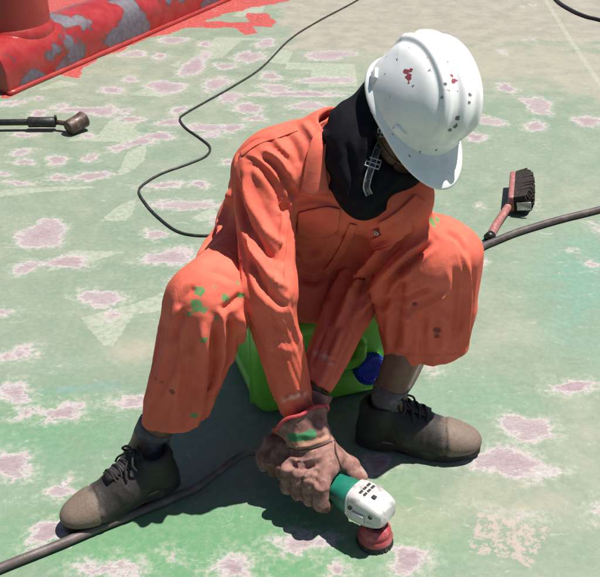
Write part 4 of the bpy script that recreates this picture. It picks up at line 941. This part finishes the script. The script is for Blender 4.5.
    for s in (-1, 1):
        V, Fc = tube(spline([(kx, 0, kz), (kx+.008, s*.018, kz+.010), (kx+.018, s*.036, kz-.004), (kx+.010, s*.040, kz-.020), (kx+.002, s*.022, kz-.006), (kx, 0, kz)], 5), .0028, 7); mesh_obj('lace', tw(V), Fc, SH[3], o)
        V, Fc = tube(spline([(kx, 0, kz), (kx+.018, s*.012, kz-.002), (kx+.034, s*.026, kz-.016), (kx+.040, s*.040, kz-.038)], 5), .0026, 7); mesh_obj('lace', tw(V), Fc, SH[3], o)
    return tw
make_shoe(RHEEL, RTOE, .022, -1); make_shoe(LHEEL, LTOE, .004, 1)
sock_m = worn('grey sock knit', (.13, .115, .115), (.24, .215, .21), 60, .9, .5, 400)
for a, k, hl, toe, hm in ((RANK, RK, RHEEL, RTOE, RHEM), (LANK, LK, LHEEL, LTOE, LHEM-np.array([.03, 0, 0]))):
    a2 = a+np.array([0, 0, .02]); d = norm(k*.45+hm*.55-a2); pts = [a-np.array([0, 0, .06])+norm(toe-hl)*.012, a-np.array([0, 0, .02])+norm(toe-hl)*.006, a2, a2+d*.026, a2+d*.030]; own(tube_obj('sock', pts, [.043, .0415, .0395, .0405, .037], sock_m, None, 24))

# ================================================================== ANGLE GRINDER
def make_grinder():
    root = empty('angle_grinder', np.array(P(374, 541)))
    teal = worn('teal housing plastic', (.010, .20, .135), (.03, .26, .18), 30, .4, .15, 120); alu = worn('cast gear case', (.72, .71, .70), (.42, .40, .385), 46, .38, .3, 140, .52, .70, metal=.2); dk = worn('dark slot', (.02, .02, .02), (.05, .045, .04), 60, .6, .1, 80); cupm = worn('red cup', (.42, .055, .065), (.58, .19, .18), 45, .5, .25, 150)
    wire = worn('wire bristle', (.035, .030, .030), (.12, .10, .095), 140, .7, .8, 260); steel = worn('spindle steel', (.25, .24, .23), (.4, .39, .37), 60, .4, .2, 150, metal=.8)
    def gp(a, s, u): return GB+gax*a+gcam*s+gup*u
    fr = np.stack([gax, gcam, gup], 1)
    def body(name, prof, mat, ns=28, e=.8):
        V = []; Fc = []
        for (a, rs, ru) in prof:
            for k in range(ns):
                t = 2*math.pi*k/ns; c, s = math.cos(t), math.sin(t); V.append(gp(a, math.copysign(abs(c)**e, c)*rs, math.copysign(abs(s)**e, s)*ru))
        for i in range(len(prof)-1):
            for k in range(ns): Fc.append((i*ns+k, i*ns+(k+1) % ns, (i+1)*ns+(k+1) % ns, (i+1)*ns+k))
        Fc.append(tuple(range(ns))[::-1]); Fc.append(tuple(range((len(prof)-1)*ns, len(prof)*ns))); o = mesh_obj(name, V, Fc, mat); bm = bmesh.new(); bm.from_mesh(o.data); bmesh.ops.recalc_face_normals(bm, faces=bm.faces[:]); bm.to_mesh(o.data); bm.free(); autosmooth(o, 40); adopt(o, root); return o
    body('motor_housing', [(-.250, .016, .016), (-.245, .022, .022), (-.20, .026, .025), (-.12, .027, .026), (-.075, .030, .030), (-.055, .034, .034), (-.040, .0345, .0345), (-.036, .033, .033)], teal)
    body('gear_case', [(-.0365, .0335, .0335), (-.030, .0355, .0350), (-.012, .0365, .0345), (.008, .0360, .0320), (.026, .0335, .0275), (.038, .0300, .0215), (.042, .0260, .0170)], alu, 28, .42)
    body('case_band', [(-.0405, .0350, .0350), (-.0395, .0362, .0362), (-.033, .0362, .0362), (-.032, .0350, .0350)], alu, 28, .65)
    for i in range(2):
        for j in range(3): adopt(box_obj('vent', gp(-.018+.010*i, -.004+.013*(j-1), .0345-.0008*i), fr, (.0055, .0105, .003), .001, dk), root)
    adopt(box_obj('lock_button', gp(.010, .004, .0325), fr, (.010, .010, .004), .002, dk), root)
    for s in (-1, 1):
        for a in (-.026, .022): adopt(lathe('screw', [(.0045, 0), (.0045, .003), (.003, .004)], 12, dk, None, frame_from(gcam*s), gp(a, s*(.0355 if a < 0 else .033), .008)), root)
    adopt(box_obj('side_boss', gp(-.006, .037, -.006), fr, (.030, .008, .022), .003, alu), root)
    bot = np.array([GB[0]+gax[0]*.014, GB[1]+gax[1]*.014, 0]); top = gp(.014, 0, -.020); ax = norm(top-bot-0*gup)
    h = np.linalg.norm(top-bot); f5 = frame_from(ax)
    adopt(lathe('spindle', [(.024, h-.004), (.022, h-.012), (.011, h-.013), (.011, .030)], 24, steel, None, f5, bot), root)
    adopt(lathe('cup', [(.012, .045), (.016, .050), (.024, .049), (.0305, .042), (.0325, .034), (.0315, .030), (.034, .026), (.0365, .020), (.036, .014)], 36, cupm, None, f5, bot), root)
    # wire skirt of the cup brush
    bm = bmesh.new()
    for k in range(150):
        t = 2*math.pi*k/150; w = f5[:, 0]*math.cos(t)+f5[:, 1]*math.sin(t); tn = np.cross(ax, w); r0 = .0335; r1 = .0375+random.uniform(-.001, .0015); a0 = bot+ax*.017+w*r0; a1 = bot+ax*.001+w*r1+tn*random.uniform(-.002, .002)
        q = [bm.verts.new(a0-tn*.0009), bm.verts.new(a0+tn*.0009), bm.verts.new(a1+tn*.0009), bm.verts.new(a1-tn*.0009), bm.verts.new(a0-w*.003), bm.verts.new(a1-w*.003)]
        for f in ((0, 1, 2, 3), (1, 4, 5, 2), (4, 0, 3, 5)): bm.faces.new([q[i] for i in f])
    b = bm_obj('wire_bristles', bm, wire, None, False); b['kind'] = 'stuff'; adopt(b, root)
    adopt(lathe('brush_core', [(.034, .018), (.0365, .004), (.034, .001)], 36, wire, None, f5, bot), root)
    # cable: strain relief then down to the deck and away in front of the shoe
    tail = gp(-.25, 0, 0); r = .0098
    pts = [tail+gax*.01, tail-gax*.03-np.array([0, 0, .008]), np.append(P(246, 468)[:2], .045), np.append(P(216, 481)[:2], .022)]+[np.append(P(a, b)[:2], r+.001) for a, b in ((196,491),(170,503),(140,515),(100,531),(60,548),(0,572),(-60,598),(-140,640))]
    adopt(tube_obj('power_cable', spline(pts, 10), r, dusty, None, 12), root)
    adopt(tube_obj('strain_relief', [tail+gax*.004, tail-gax*.02-np.array([0, 0, .004]), tail-gax*.045-np.array([0, 0, .012])], [.0165, .0150, .0135], rubber, None, 14), root)
    tag(root, 'teal and silver angle grinder with red cup brush, held by gloved hands', 'angle grinder')
make_grinder()
